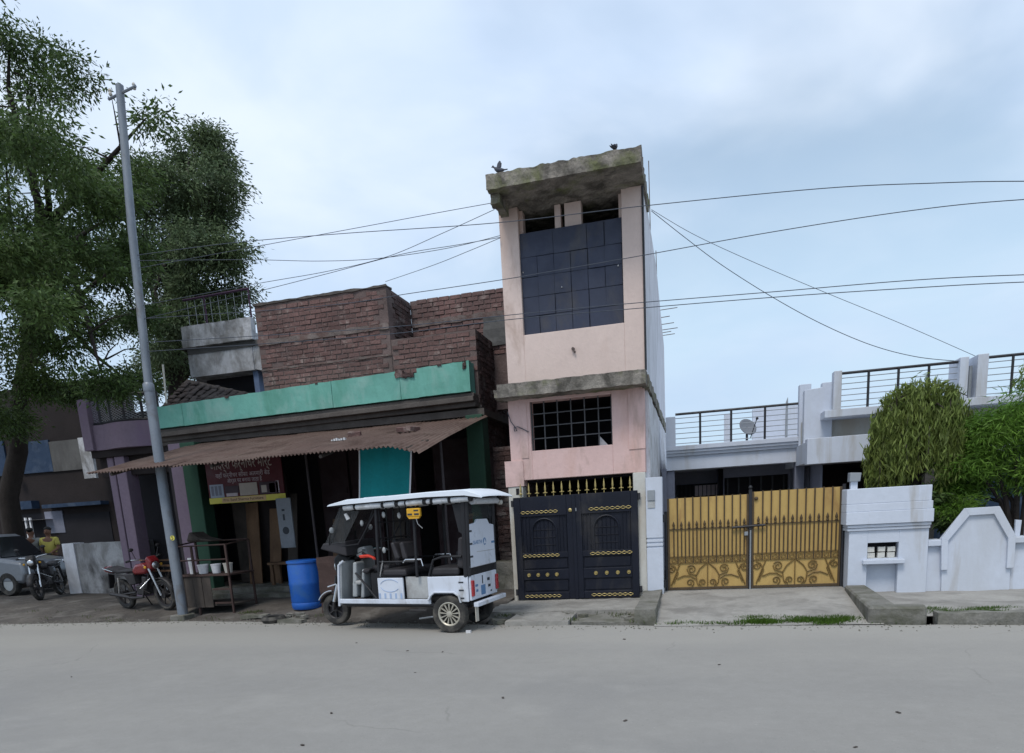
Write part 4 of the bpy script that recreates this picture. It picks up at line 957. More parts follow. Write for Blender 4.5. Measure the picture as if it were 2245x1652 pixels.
p = MB(); p.rough_box(-5.44, -3.5, 13.88, 13.96, 5.28, 5.40, 0.07, 0.02, 9, 5.0); p.build('plaster_band', 'band_plaster', S)
p = MB(); p.rough_box(-3.95, -3.45, 13.86, 13.93, 4.75, 5.30, 0.07, 0.02, 13, 5.0); p.build('plaster_patch', 'grey_plaster', S)
p = MB(); p.rough_box(-8.28, -5.44, 12.73, 13.0, 5.755, 5.80, 0.08, 0.02, 3, 4.0); p.build('wall_cap', 'old_cornice', S)
# ------------------------------------------------------------------ old tiled lean-to roof on the terrace at the left
TR = thing('tiled_lean_to', (-10.1, 13.4, 3.6), 'old sagging clay tile lean-to roof above green parapet', 'roof')
random.seed(4)
A, Bq = Vector((-11.0, 13.0, 4.10)), Vector((-9.05, 13.0, 4.02)); Cq, Dq = Vector((-11.0, 14.0, 4.85)), Vector((-9.5, 14.6, 4.42))
p = MB(); p.add([A, Bq, Dq, Cq], [(0, 1, 2, 3)]); o = p.build('batten_deck', 'wood_grey', TR); o.modifiers.new('s', 'SOLIDIFY').thickness = 0.03
for i in range(8):
    for j in range(11):
        u, v = (j+0.5)/11, i/8
        q = A.lerp(Bq, u).lerp(Cq.lerp(Dq, u), v); ex = (Bq-A).normalized(); ey = (Cq-A).normalized()
        mb = MB(); w_ = 0.085; l_ = 0.085; n = ex.cross(ey)
        q = q+n*(0.015+random.uniform(0, .02))+ex*random.uniform(-.02, .02)+ey*random.uniform(-.03, .03); tw = random.gauss(0, .2)
        ex2 = ex*math.cos(tw)+ey*math.sin(tw); ey2 = -ex*math.sin(tw)+ey*math.cos(tw)
        vs = []
        for s_ in (-1, 1):
            for k in range(5):
                t = math.pi*k/4; vs.append(q+ey2*s_*l_+ex2*w_*math.cos(t)+n*0.028*math.sin(t)+n*(0.015 if s_ < 0 else 0))
        mb.add(vs, [(k, k+1, k+6, k+5) for k in range(4)])
        o = mb.build('tile', 'tile_old', TR, smooth=True); o.modifiers.new('s', 'SOLIDIFY').thickness = 0.012
p = MB(); q0, q1 = onY(365, 885, 12.9), onY(357, 800, 12.9); p.tube([q0, q1], 0.02, 6); p.build('bamboo_stick', 'cream_post', TR)

# ================================================================== BALCONY HOUSE BEHIND
BH = thing('balcony_house', (-11.1, 16, 0), 'grey white house with projecting balcony rising behind the brick shop', 'house')
Y0 = 15.5
bx('balcony', 'dirty_white', BH, -12.06, -10.24, Y0, Y0+1.4, 5.25, 5.78)
p = MB(); p.rough_box(-12.1, -10.12, Y0-0.12, 17.2, 5.92, 6.10, 0.1, 0.012, 2); p.build('roof_slab', 'dirty_white', BH)
p = MB(); p.rough_box(-12.1, -10.13, Y0-0.08, Y0+0.1, 6.10, 6.42, 0.1, 0.012, 4); p.build('roof_parapet', 'dirty_white', BH)
p = MB(); p.prism([(-12.04, 5.78), (-10.22, 5.78), (-9.74, 5.86), (-9.80, 5.92), (-12.04, 5.92)], Y0-0.02, Y0+1.4); p.build('soffit_beam', 'grey_plaster', BH)
p = MB(); p.prism([(-10.235, 5.27), (-9.82, 5.16), (-9.76, 5.80), (-10.235, 5.85)], Y0+0.02, Y0+1.2); p.build('side_wing', 'dirty_white', BH)
bx('opening', 'void_dark', BH, -12.0, -10.36, Y0+0.5, Y0+0.55, 3.6, 5.25)
bx('door_frame', 'blue_frame', BH, -10.358, -10.22, Y0+0.1, Y0+0.4, 3.6, 5.249)
bx('wall', 'inner_wall', BH, -13, -9.6, 16.9, 17.1, 0, 5.9)
bx('floor_slab', 'grey_plaster', BH, -13, -9.6, Y0, 17, 3.5, 3.6)
for x in (-10.16, -11.4):
    p = MB(); p.tube([(x, Y0+0.02, 6.40), (x, Y0+0.02, 7.06)], 0.022, 6); p.build('rail_post', 'purple_paint', BH)
p = MB(); p.tube([(-12.0, Y0+0.02, 7.04), (-10.14, Y0+0.02, 7.07)], 0.028, 6); p.build('top_rail', 'purple_paint', BH)
for k in range(8):
    x = -11.9+k*0.22; p = MB(); p.tube([(x, Y0+0.03, 6.42), (x, Y0+0.03, 7.04)], 0.006, 4); p.build('rail_rod', 'metal_grey', BH)

# ================================================================== CORRUGATED AWNING
AW = thing('corrugated_awning', (-7, 11.2, 2.6), 'rusty corrugated iron awning projecting over the shop front', 'awning')
random.seed(12)
xf = [-10.05, -9.2, -8.35, -7.5, -6.7, -5.85, -4.95, -3.97]
for i in range(7):
    f0, f1 = xf[i], xf[i+1]+0.05; sag = random.uniform(-.02, .02); yfr = 9.86+random.uniform(-.05, .06)
    b0, b1 = f0*0.985-0.1, f1+0.1 if i < 6 else -3.60
    nseg = 44
    def surf(u, v, lift=0.0):
        xfp = f0+(f1-f0)*u; xbp = b0+(b1-b0)*u
        x = xfp+(xbp-xfp)*v; y = yfr+(12.6-yfr)*v
        droop = -0.10*max(0, (u-0.55)/0.45)*(1-v)**2 if i == 6 else 0
        z = 2.60+sag*(1-v)+(0.66-0.0)*v + 0.015*math.sin(u*nseg/3.2*2*math.pi) + 0.03*noise.noise(Vector((x*1.2, y, 5)))+0.02*i*0.1 + droop
        return (x, y, z+0.006*(i % 2))
    p = MB(); p.grid(surf, nseg*3, 8); o = p.build('sheet', 'rust_sheet', AW, smooth=True)
for x in (-9.6, -7.6, -5.6, -4.15):
    p = MB(); p.tube([(x, 9.95, 2.56), (x-0.05, 12.5, 3.18)], 0.03, 6); p.build('rafter', 'wood_grey', AW)
p = MB(); p.tube([(-10.0, 10.5, 2.70), (-4.0, 10.5, 2.71)], 0.025, 6); p.build('purlin', 'wood_grey', AW)
for (x, y, lean) in ((-3.98, 11.0, .0), (-6.65, 11.3, .02)):
    p = MB(); p.tube([(x+lean, y, gz(x, y)-0.05), (x, y, 2.83)], 0.022, 7); p.build('prop', 'awning_prop', AW, smooth=True)
for k, (x, y, rz_) in enumerate(((883, 940, .3), (905, 932, 1.1), (778, 955, .2))):
    q = onY(x, y, 11.4); zz = 2.60+0.66*(11.4-9.86)/2.74
    p = MB(); p.rough_box(q.x-0.11, q.x+0.11, 11.35, 11.46, zz+0.02, zz+0.095, 0.06, 0.006, k)
    o = p.build('loose_brick', 'brick'); seat_origin(o, (q.x, 11.4, zz+0.02)); o.rotation_euler = (R(13), 0, rz_)
    tag(o, ('red brick lying flat on the awning beside a tilted brick', 'paler brick tilted on the awning against another brick', 'lone brick weighing down the middle of the awning')[k], 'brick', 'bricks weighing down the awning')
q = onY(742, 966, 10.9); zz = 2.60+0.66*(10.9-9.86)/2.74
p = MB(); random.seed(2)
for k in range(6): p.rough_box(q.x-.12+k*.045, q.x-.09+k*.045, 10.86+.01*(k % 2), 10.93, zz+0.03, zz+0.055+0.01*(k % 3), .02, .004, k)
o = p.build('paper_litter', 'litter_pale'); seat_origin(o, (q.x, 10.9, zz)); tag(o, 'strip of white torn litter lying on the awning sheet', 'litter')

# ------------------------------------------------------------------ teal cloth hung from the awning
random.seed(9)
TC = thing('teal_cloth', (-4.85, 10.6, 1.85), 'teal cloth with white edging hanging under the awning', 'cloth')
def cl_(u, v):
    x = -5.24+0.91*u-0.12*v
    return (x, 10.6+0.03*math.sin(u*7+v*2)+0.015*math.sin(u*17), 2.745-0.97*v-0.012*math.sin(u*math.pi))
p = MB(); p.grid(cl_, 24, 20); o = p.build('sheet', 'teal_cloth', TC, smooth=True); o.modifiers.new('s', 'SOLIDIFY').thickness = 0.004
for u in (0.0, 1.0):
    p = MB(); p.tube([Vector(cl_(u, k/16)) for k in range(17)], 0.013, 6); p.build('edging', 'white_trim', TC, smooth=True)

# ------------------------------------------------------------------ furniture shop sign
SG = thing('shop_sign', (-8.9, 12.28, 2.05), 'maroon shop banner with Hindi lettering and yellow strip', 'sign')
sx0, sx1, sz0, sz1 = -9.52, -7.78, 2.06, 2.98; sy = 12.28
bx('board', 'sign_maroon', SG, sx0, sx1, sy, sy+0.03, sz0, sz1)
yst = bx('strip', 'sign_yellow', SG, sx0+0.0, sx1+0.02, sy-0.012, sy-0.001, sz0-0.03, sz0+0.085)
bx('strip_field', 'sign_buff', yst, sx0+0.30, sx1-0.42, sy-0.016, sy-0.0125, sz0-0.02, sz0+0.078)
def sign_text(body, size, cx, cz, m_, par, y=sy-0.004, maxw=None):
    t = text_mb(body, size, 0.001); 
    if maxw:
        w_ = max(v[0] for v in t.v)-min(v[0] for v in t.v); k = maxw/w_
        t.v = [(v[0]*k, v[1], v[2]) for v in t.v]
    xform(t, Matrix.Translation((cx, y, cz)) @ STAND); return t.build('lettering', m_, par)
sign_text('आदर्श फर्नीचर मार्ट', 0.28, (sx0+sx1)/2-0.05, sz0+0.72, 'sign_cream', SG, maxw=1.42)
sign_text('यहाँ फर्नीचर सोफा अलमारी बेड', 0.12, (sx0+sx1)/2-0.03, sz0+0.51, 'sign_pale', SG, maxw=1.25)
sign_text('आर्डर पर बनाया जाता है', 0.11, (sx0+sx1)/2, sz0+0.40, 'sign_pale', SG, maxw=0.8)
sign_text('Pro. Sunil Sharma Furniture', 0.075, (sx0+sx1)/2-0.07, sz0+0.03, 'sign_dark', yst, y=sy-0.0175, maxw=0.92)
al = bx('almirah_picture', 'sign_blue', SG, sx0+0.04, sx0+0.36, sy-0.006, sy-0.001, sz0+0.09, sz0+0.35)
for k in range(3): bx('almirah_door', 'grey_porch', al, sx0+0.07+k*0.09, sx0+0.13+k*0.09, sy-0.008, sy-0.0065, sz0+0.13, sz0+0.32)
for (a, b, z0, z1, m_) in ((0.42, 0.68, 0.10, 0.16, 'sign_pale'), (0.40, 0.72, 0.16, 0.30, 'sign_dark'), (0.74, 1.15, 0.10, 0.34, 'sign_cream'), (0.80, 1.08, 0.12, 0.26, 'sign_dark'), (1.20, 1.62, 0.10, 0.33, 'sign_dark'), (1.58, 1.64, 0.11, 0.34, 'sign_pale'), (1.42, 1.55, 0.12, 0.30, 'sign_blue'), (1.24, 1.36, 0.13, 0.27, 'sign_cream')):
    bx('furniture_picture', m_, SG, sx0+a, sx0+b, sy-0.006-0.001*len(m_), sy-0.001, sz0+z0, sz0+z1)
PN = thing('hanging_panel', (-7.8, 12.2, 1.05), 'grey printed panel hanging below the maroon shop banner', 'panel')
bx('board', 'poster_grey', PN, -7.95, -7.63, 12.2, 12.23, 1.08, 2.05)
p = MB(); p.ball((-7.80, 12.199, 1.42), 0.075, 12, (1, .03, 1.0)); p.build('portrait_print', 'print_black', PN)
p = MB(); p.box(-7.83, -7.79, 12.194, 12.199, 1.62, 1.74).box(-7.84, -7.78, 12.194, 12.199, 1.80, 1.84); p.build('letter_print', 'print_black', PN)

# ------------------------------------------------------------------ timber leaning inside the shop
random.seed(91)
for k, (x, y, w_, h_, m_, lab) in enumerate(((-9.2, 13.0, .34, 1.75, 'wood', 'broad brown plank leaning beside the green column in the shop'), (-8.75, 13.05, .30, 1.6, 'wood', 'brown plank leaning next to the broadest plank in the shop'), (-8.35, 13.1, .22, 1.9, 'wood_grey', 'tall grey plank leaning behind the hanging printed panel'), (-7.2, 13.0, .26, 1.3, 'wood', 'short brown plank leaning behind the blue drum'), (-5.9, 13.1, .3, 1.5, 'wood_grey', 'grey plank leaning behind the rickshaw cab'))):
    p = MB(); p.box(-w_/2, w_/2, 0, 0.03, 0, h_); o = p.build('plank', m_, bev=.004); o.location = (x, y, 0.30); o.rotation_euler = (R(-8), R(random.uniform(-3, 3)), R(random.uniform(-12, 12))); tag(o, lab, 'plank', 'timber leaning in the shop')
BN = thing('work_bench', (-7.9, 12.75, .3), 'low dark wooden bench standing inside the shop opening', 'bench')
bx('top', 'wood', BN, -8.6, -7.1, 12.6, 12.95, .72, .77, bev=.006)
for (x, y) in ((-8.52, 12.64), (-7.18, 12.64), (-8.52, 12.9), (-7.18, 12.9)): bx('leg', 'wood', BN, x-.03, x+.03, y-.03, y+.03, .30, .72)
# ================================================================== STREET LIGHT POLE
PO = thing('street_pole', (-8.88, 10.3, 0), 'tall grey tubular steel street pole leaning by the roadside', 'pole')
p = MB(); p.tube([(-8.88, 10.3, -0.05), (-8.89, 10.3, 2.0), (-8.87, 10.3, 4.0)], [0.088, 0.086, 0.082], 14); p.build('lower_tube', 'pole_steel', PO, smooth=True)
p = MB(); p.tube([(-8.872, 10.3, 3.95), (-8.73, 10.3, 6.4), (-8.56, 10.3, 8.4)], [0.068, 0.064, 0.058], 14); p.build('upper_tube', 'pole_steel', PO, smooth=True)
p = MB(); p.lathe([(0.086, 0), (0.092, 0.02), (0.092, 0.12), (0.072, 0.15)], (-8.873, 10.3, 3.88), 'z', 14); p.build('collar', 'pole_steel', PO, smooth=True)
p = MB(); p.tube([(-8.80, 10.3, 8.25), (-8.25, 10.28, 8.32)], 0.02, 6); p.build('cross_arm', 'pole_steel', PO)
for dx in (-0.2, 0.25):
    p = MB(); p.lathe([(0.02, 0), (0.03, 0.02), (0.02, 0.05), (0.03, 0.07), (0.012, 0.1)], (-8.55+dx, 10.3, 8.29), 'z', 8); p.build('insulator', 'cream_post', PO, smooth=True)
q = onY(378, 1180, 10.21)
p = MB(); p.lathe([(0.045, 0.0), (0.045, -0.004)], (q.x, 10.213, q.z), 'y', 12); pl_ = p.build('number_patch', 'sign_yellow', PO)
t = text_mb('5', 0.1, 0.001); xform(t, Matrix.Translation((q.x, 10.206, q.z)) @ STAND); t.build('number', 'print_black', pl_)
bx('base_block', 'concrete_edge', PO, -9.04, -8.74, 10.14, 10.45, -0.05, 0.07, bev=0.015)

# ================================================================== SHOP CART (iron frame counter)
CT = thing('iron_cart', (-8.75, 10.8, gz(-8.75, 10.8)), 'old rusty iron counter cart with open frame beside the street pole', 'cart')
z0 = gz(-8.7, 10.8); X0, X1, Ya, Yb = -9.22, -8.05, 10.62, 11.3
for (x, y) in ((X0, Ya), (X1, Ya), (X0, Yb), (X1, Yb), (X0+0.45, Ya)):
    p = MB(); p.box(x-0.017, x+0.017, y-0.017, y+0.017, z0-0.02, 1.32 if y == Yb or x == X0 else 1.26); p.build('leg', 'rust_red', CT)
for (a, b) in ((0.22, 0.53), (0.55, 0.72)):
    pass
nb = 6
for k in range(nb-2):
    x0 = X0+0.02+k*(X1-X0-0.04)/nb; bx('front_panel', 'wood_grey', CT, x0+0.004, x0+(X1-X0-0.04)/nb-0.004, Ya-0.022+0.004*(k % 2), Ya-0.010, 0.14, 0.70)
for zz in (0.2, 0.45): bx('cross_bar', 'rust_red', CT, X0+0.8, X1-0.018, Ya-0.012, Ya+0.012, zz, zz+0.03)
bx('bottom_shelf', 'wood_grey', CT, X0, X1, Ya+.02, Yb-.02, .16, .19)
bx('side_panel', 'wood_grey', CT, X0-0.01, X0+0.01, Ya+0.02, Yb-0.02, 0.16, 0.70)
bx('counter_top', 'rust_red', CT, X0-0.03, X1+0.03, Ya-0.04, Yb+0.03, 0.705, 0.735, bev=0.004)
for (a, b) in (((X0, Ya, 1.26), (X1, Ya, 1.26)), ((X0, Yb, 1.32), (X1, Yb, 1.32)), ((X0, Ya, 1.26), (X0, Yb, 1.32)), ((X1, Ya, 1.26), (X1, Yb, 1.32)), ((X0, Ya, 1.0), (X1, Ya, 1.0))):
    p = MB(); p.tube([a, b], 0.014, 5); p.build('frame_bar', 'rust_red', CT)
p = MB(); p.prism([(-9.02, 1.33), (-8.45, 1.33), (-8.75, 1.40), (-8.93, 1.52)], 10.8, 11.2); p.build('sack_heap', 'wood_grey', CT, bev=0.03)
# things on the counter
for k, (x, h_, r_, m_) in enumerate(((-9.05, 0.30, 0.05, 'white_trim'), (-8.80, 0.17, 0.10, 'white_trim'), (-8.52, 0.17, 0.09, 'white_trim'), (-8.26, 0.18, 0.085, 'cream_post'))):
    p = MB(); p.lathe([(r_*0.8, 0), (r_, h_*0.85), (r_*1.06, h_*0.86), (r_*1.06, h_), (r_*0.9, h_), (r_*0.85, h_*0.9)], (0, 0, 0), 'z', 14)
    o = p.build('plastic_tub', m_, smooth=True); o.location = (x, 10.9, 0.736)
    tag(o, ('tall narrow white can on the iron cart counter', 'widest white tub on the iron cart counter', 'white plastic tub between two tubs on the cart', 'cream tub at the shop end of cart counter')[k], 'tub', 'tubs on the cart counter')

# ================================================================== BLUE DRUM
zd = gz(-6.6, 10.75)
DR = thing('blue_drum', (-6.62, 10.75, zd), 'tall blue plastic drum standing behind the white rickshaw', 'drum')
p = MB(); p.lathe([(0.245, 0.0), (0.265, 0.03), (0.27, 0.10), (0.262, 0.12), (0.27, 0.14), (0.272, 0.42), (0.280, 0.45), (0.272, 0.48), (0.27, 0.76), (0.255, 0.82)], (-6.62, 10.75, zd), 'z', 28); p.build('body', 'plastic_blue', DR, smooth=True)
p = MB(); p.lathe([(0.262, 0.80), (0.282, 0.81), (0.282, 0.845), (0.25, 0.855), (0.06, 0.85)], (-6.62, 10.75, zd), 'z', 28); p.build('lid', 'plastic_blue', DR, smooth=True)
# rusty sheet leaning behind the rickshaw nose
p = MB(); q = (-5.95, 10.35); p.rough_box(q[0]-0.17, q[0]+0.22, q[1], q[1]+0.05, gz(*q)-0.02, 0.98, 0.1, 0.02, 3, 5.0)
o = p.build('rusty_sheet', 'rust_red'); seat_origin(o, (q[0], q[1], gz(*q))); o.rotation_euler = (R(-6), R(-3), 0); tag(o, 'rusty red sheet metal panel leaning between drum and rickshaw', 'metal sheet')
# tyre lying by the road edge
q = onZ(600, 1358, 0.05)
p = MB(); p.lathe([(0.10, -0.04), (0.17, -0.05), (0.20, 0.0), (0.17, 0.05), (0.10, 0.04)], (0, 0, 0), 'z', 20, True)
o = p.build('old_tyre', 'rubber', smooth=True); o.location = (q.x, q.y, 0.055); tag(o, 'small worn tyre lying flat at the road edge', 'tyre')
for k, (x, y) in enumerate(((640, 1362), (560, 1352))):
    q = onZ(x, y, 0.03); p = MB(); p.rough_box(-.25, .25, -.07, .07, 0, .07, .06, .02, k+3, 6.0); o = p.build('broken_slab', 'concrete_edge'); o.location = (q.x, q.y, -0.005); o.rotation_euler = (0, 0, -.15+.2*k)
    tag(o, ('long flat concrete chunk lying just past the old tyre', 'flat concrete chunk between the cart and the old tyre')[k], 'rubble')

# ================================================================== E-RICKSHAW  (local: +x forward, +y near side, z up, origin under rear axle)
E_ = thing('electric_rickshaw', (-3.09, 8.985, 0), 'white three wheeled electric rickshaw with black open cabin parked at roadside', 'rickshaw', local=True)
HW = 0.46
def eb(name, m_, *a, bev=0.0, par=None, **k):
    p = MB(); p.box(*a); return p.build(name, m_, par or E_, bev=bev, world=False, **k)
def et(name, m_, pts, r_, n=8, par=None):
    p = MB(); p.tube(pts, r_, n); return p.build(name, m_, par or E_, smooth=True, world=False)
def wheel(x, y, rad, w_, rim_m, spokes, name='wheel'):
    p = MB(); p.lathe([(rad*0.62, -w_*0.42), (rad*0.80, -w_*0.5), (rad*0.94, -w_*0.46), (rad, -w_*0.28), (rad, w_*0.28), (rad*0.94, w_*0.46), (rad*0.80, w_*0.5), (rad*0.62, w_*0.42)], (x, y, rad), 'y', 32, True)
    wo = p.build('tyre', 'rubber', E_, smooth=True, world=False)
    p = MB(); p.lathe([(rad*0.55, -w_*0.36), (rad*0.66, -w_*0.42), (rad*0.66, w_*0.42), (rad*0.60, w_*0.45), (rad*0.55, w_*0.36)], (x, y, rad), 'y', 32, True); p.build('rim', rim_m, wo, smooth=True, world=False)
    p = MB(); p.lathe([(rad*0.56, -w_*0.1), (rad*0.56, w_*0.05)], (x, y, rad), 'y', 24); p.build('wheel_disc', 'vinyl_black', wo, world=False)
    p = MB(); p.lathe([(rad*0.16, 0), (rad*0.16, w_*0.42), (rad*0.08, w_*0.46)], (x, y, rad), 'y', 16); p.build('hub', rim_m, wo, smooth=True, world=False)
    for k in range(spokes):
        t = 2*math.pi*k/spokes; rot = Matrix.Rotation(-t, 3, 'Y')
        p = MB(); vs = [Vector((sx_*wd, yy, rr)) for rr, wd in ((rad*0.12, 0.005), (rad*0.60, 0.0105)) for sx_ in (-1, 1) for yy in (w_*0.12, w_*0.34)]
        vs = [rot @ v+Vector((x, y, rad)) for v in vs]
        p.add(vs, [(0, 1, 3, 2), (4, 6, 7, 5), (0, 4, 5, 1), (2, 3, 7, 6), (0, 2, 6, 4), (1, 5, 7, 3)]); p.build('spoke', rim_m, wo, world=False)
    return wo
wheel(0, 0.42, 0.255, 0.12, 'alloy', 13); wheel(0, -0.42, 0.255, 0.12, 'moto_dark', 8); wheel(2.13, 0, 0.235, 0.11, 'moto_dark', 6)
# chassis, floor and sill
eb('floor', 'vinyl_black', -0.25, 1.70, -0.44, 0.44, 0.36, 0.395)
eb('sill', 'cab_white', 0.27, 1.74, HW-0.03, HW, 0.385, 0.452, bev=0.008); eb('sill', 'cab_white', 0.27, 1.74, -HW, -HW+0.03, 0.385, 0.452, bev=0.008)
eb('axle', 'moto_dark', -0.05, 0.05, -0.38, 0.38, 0.22, 0.30); eb('motor', 'moto_dark', -0.12, 0.14, -0.12, 0.1, 0.18, 0.36, bev=0.03)
for y in (-0.25, 0.25): et('leaf_spring', 'rebar_rust', [(-0.35, y, 0.36), (0.0, y, 0.24), (0.55, y, 0.37)], 0.02, 6)
et('chassis_rail', 'moto_dark', [(-0.25, 0.3, 0.34), (1.7, 0.3, 0.34)], 0.025, 6); et('chassis_rail', 'moto_dark', [(-0.25, -0.3, 0.34), (1.7, -0.3, 0.34)], 0.025, 6)
et('under_stay', 'metal_grey', [(0.55, 0.3, 0.16), (0.3, 0.36, 0.2), (0.22, 0.36, 0.28)], 0.012, 5)
# body sides with wheel arch (both sides)
arch = [(-0.30, 0.42), (-0.19, 0.42), (-0.16, 0.50), (-0.09, 0.545), (0.19, 0.545), (0.25, 0.50), (0.28, 0.45), (0.30, 0.452), (0.30, 0.755), (-0.30, 0.765)]
for s in (1, -1):
    p = MB(); p.prism(arch, s*(HW-0.03), s*HW); p.build('rear_side_panel', 'cab_white', E_, bev=0.012, world=False, seg=2)
    p = MB(); p.prism([(-0.20, 0.41), (-0.17, 0.515), (-0.10, 0.565), (0.20, 0.565), (0.27, 0.515), (0.31, 0.44), (0.28, 0.44), (0.245, 0.50), (0.19, 0.54), (-0.09, 0.54), (-0.155, 0.495), (-0.18, 0.41)], s*(HW+0.002), s*(HW+0.035)); p.build('mudguard', 'cab_white', E_, bev=0.006, world=False)
    sp = eb('step_panel', 'step_grey', 0.302, 0.675, *sorted((s*(HW-0.10), s*(HW-0.08))), 0.452, 0.752)
    fp = eb('front_side_panel', 'cab_white', 0.677, 1.08, *sorted((s*(HW-0.03), s*HW)), 0.452, 0.745, bev=0.006)
    if s > 0:
        y = HW+0.0015
        for k in range(5): eb('bar_print', 'print_pale_blue', 0.70+k*0.085, 0.728+k*0.085, y, y+0.0015, 0.462, 0.535, par=fp)
        ring = [(0.885+0.15*math.cos(t), y+0.002, 0.64+0.085*math.sin(t)) for t in [2*math.pi*q/24 for q in range(25)]]
        for rr_ in (ring[1:11], ring[14:24]): et('wreath_print', 'print_pale_blue', rr_, 0.004, 4, fp)
        for k in range(3): eb('badge', 'print_black', -0.235, -0.165, HW+0.001, HW+0.003, 0.46+k*0.105, 0.48+k*0.105)
eb('seat_box', 'vinyl_black', 0.70, 1.06, -0.42, 0.42, 0.40, 0.76); eb('seat_box', 'vinyl_black', -0.27, 0.28, -0.42, 0.42, 0.56, 0.765)
# seats
eb('rear_cushion', 'seat_grey', -0.16, 0.27, -0.42, 0.42, 0.768, 0.875, bev=0.03, seg=2)
p = MB(); p.prism([(-0.24, 0.85), (-0.13, 0.87), (-0.17, 1.26), (-0.25, 1.28)], -0.42, 0.42); p.build('rear_backrest', 'seat_grey', E_, bev=0.03, world=False, seg=2)
eb('front_cushion', 'seat_grey', 0.64, 1.02, -0.42, 0.42, 0.765, 0.86, bev=0.03, seg=2)
p = MB(); p.prism([(0.96, 0.86), (1.05, 0.86), (1.07, 1.24), (1.0, 1.25)], -0.42, 0.02); p.build('front_backrest', 'seat_grey', E_, bev=0.025, world=False, seg=2)
p = MB(); p.prism([(0.60, 1.0), (0.68, 0.99), (0.72, 1.22), (0.66, 1.23)], 0.05, 0.42); p.build('bench_backrest', 'seat_grey', E_, bev=0.025, world=False, seg=2)
p = MB(); p.prism([(0.72, 1.0), (0.80, 0.99), (0.86, 1.22), (0.80, 1.23)], 0.05, 0.42); p.build('driver_backrest', 'seat_grey', E_, bev=0.025, world=False, seg=2)
eb('driver_seat', 'seat_grey', 1.02, 1.32, -0.22, 0.22, 0.80, 0.90, bev=0.03, seg=2); eb('battery_box', 'vinyl_black', 1.04, 1.28, -0.3, 0.3, 0.40, 0.80)
# pipes: arm rails and posts
for s in (1, -1):
    y = s*0.435
    for (x0, x1) in ((1.06, 1.02), (0.46, 0.44), (-0.27, -0.29)):
        et('roof_post', 'vinyl_black', [(x0, y, 0.75), (x1, y, 1.74)], 0.021 if x0 > 0 else 0.034, 8)
    et('arm_rail', 'vinyl_black', [(0.28, y, 0.76), (0.20, y, 0.98), (0.06, y, 1.02), (-0.22, y, 1.02)], 0.016, 7)
    et('arm_rail', 'chrome', [(0.66, y, 0.95), (0.62, y, 0.99), (0.38, y, 0.99), (0.36, y, 0.90)], 0.012, 7)
    et('arm_rail', 'chrome', [(1.05, y, 0.76), (0.98, y, 0.98)], 0.012, 6)
    et('side_bar', 'vinyl_black', [(1.04, y, 0.965), (0.48, y, 0.965)], 0.013, 6)
    et('front_brace', 'vinyl_black', [(1.44, y, 0.82), (1.10, y, 0.43)], 0.016, 6)
    et('windscreen_post', 'vinyl_black', [(1.85, y*0.9, 1.18), (1.56, y*0.95, 1.75)], 0.017, 7)
    et('cabin_stay', 'vinyl_black', [(1.05, y, 1.62), (1.35, y, 1.22), (1.75, y*.9, 1.18)], 0.010, 5)
# rear body
p = MB(); p.prism([(-0.44, 0.43), (0.44, 0.43), (0.44, 0.76), (-0.44, 0.76)], -0.332, -0.30, 'x'); rb = p.build('rear_panel', 'cab_white', E_, bev=0.01, world=False)
for y in (-0.405, 0.405): eb('tail_lamp', 'red_lamp', -0.36, -0.33, y-0.035, y+0.035, 0.485, 0.70, bev=0.01, par=rb)
for (ya, yb, za, zb, m_) in ((0.22, 0.30, 0.60, 0.63, 'print_blue'), (0.22, 0.28, 0.53, 0.56, 'print_blue'), (0.05, 0.075, 0.62, 0.73, 'print_black'), (-0.02, 0.12, 0.47, 0.60, 'print_blue'), (-0.18, -0.10, 0.64, 0.68, 'print_black'), (-0.20, -0.12, 0.55, 0.585, 'print_black'), (-0.24, -0.2, 0.48, 0.5, 'print_black')):
    eb('plate_mark', m_, -0.336, -0.3325, ya, yb, za, zb, par=rb)
eb('bumper', 'cab_white', -0.44, -0.37, -0.5, 0.47, 0.355, 0.415, bev=0.008)
for y in (-0.3, 0.3): eb('bumper_bracket', 'moto_dark', -0.37, -0.25, y-0.02, y+0.02, 0.36, 0.40)
eb('mud_flap', 'cream_post', -0.345, -0.335, 0.27, 0.36, 0.14, 0.40)
eb('rear_gap', 'vinyl_black', -0.315, -0.28, -0.42, 0.42, 0.76, 0.862)
p = MB(); p.prism([(0.45, 0.862), (0.45, 1.42), (0.19, 1.44), (0.14, 1.485), (-0.20, 1.48), (-0.27, 1.41), (-0.45, 1.39), (-0.45, 0.862)], -0.338, -0.305, 'x'); ub = p.build('upper_rear_panel', 'cab_white', E_, bev=0.008, world=False)
for k in range(3): eb('badge', 'print_black', -0.3405, -0.3385, 0.33, 0.42, 0.995+k*0.165, 1.02+k*0.165, par=ub)
t = text_mb('SAARTHI', 0.075, 0.0006); xform(t, Matrix.Translation((-0.3395, 0.16, 1.18)) @ Matrix.Rotation(R(-90), 4, 'Z') @ STAND); t.build('lettering', 'print_blue', ub, world=False)
p = MB(); p.lathe([(0.05, 0), (0.05, 0.002)], (-0.3405, -0.07, 1.18), 'x', 16); p.build('emblem', 'print_blue', ub, world=False)
p = MB(); p.prism([(-0.11, 1.15), (-0.07, 1.22), (-0.03, 1.15)], -0.3425, -0.3408, 'x'); p.build('emblem_mark', 'cab_white', ub, world=False)
eb('badge', 'print_blue', -0.3405, -0.3385, -0.40, -0.30, 1.14, 1.17, par=ub)
et('panel_crease', 'step_grey', [(-0.339, 0.2, 1.06), (-0.341, -0.1, 1.055), (-0.339, -0.38, 1.05)], 0.004, 4, ub)
for y in (0.43, -0.43): et('rear_post', 'vinyl_black', [(-0.31, y, 0.76), (-0.33, y, 1.74)], 0.03, 8)
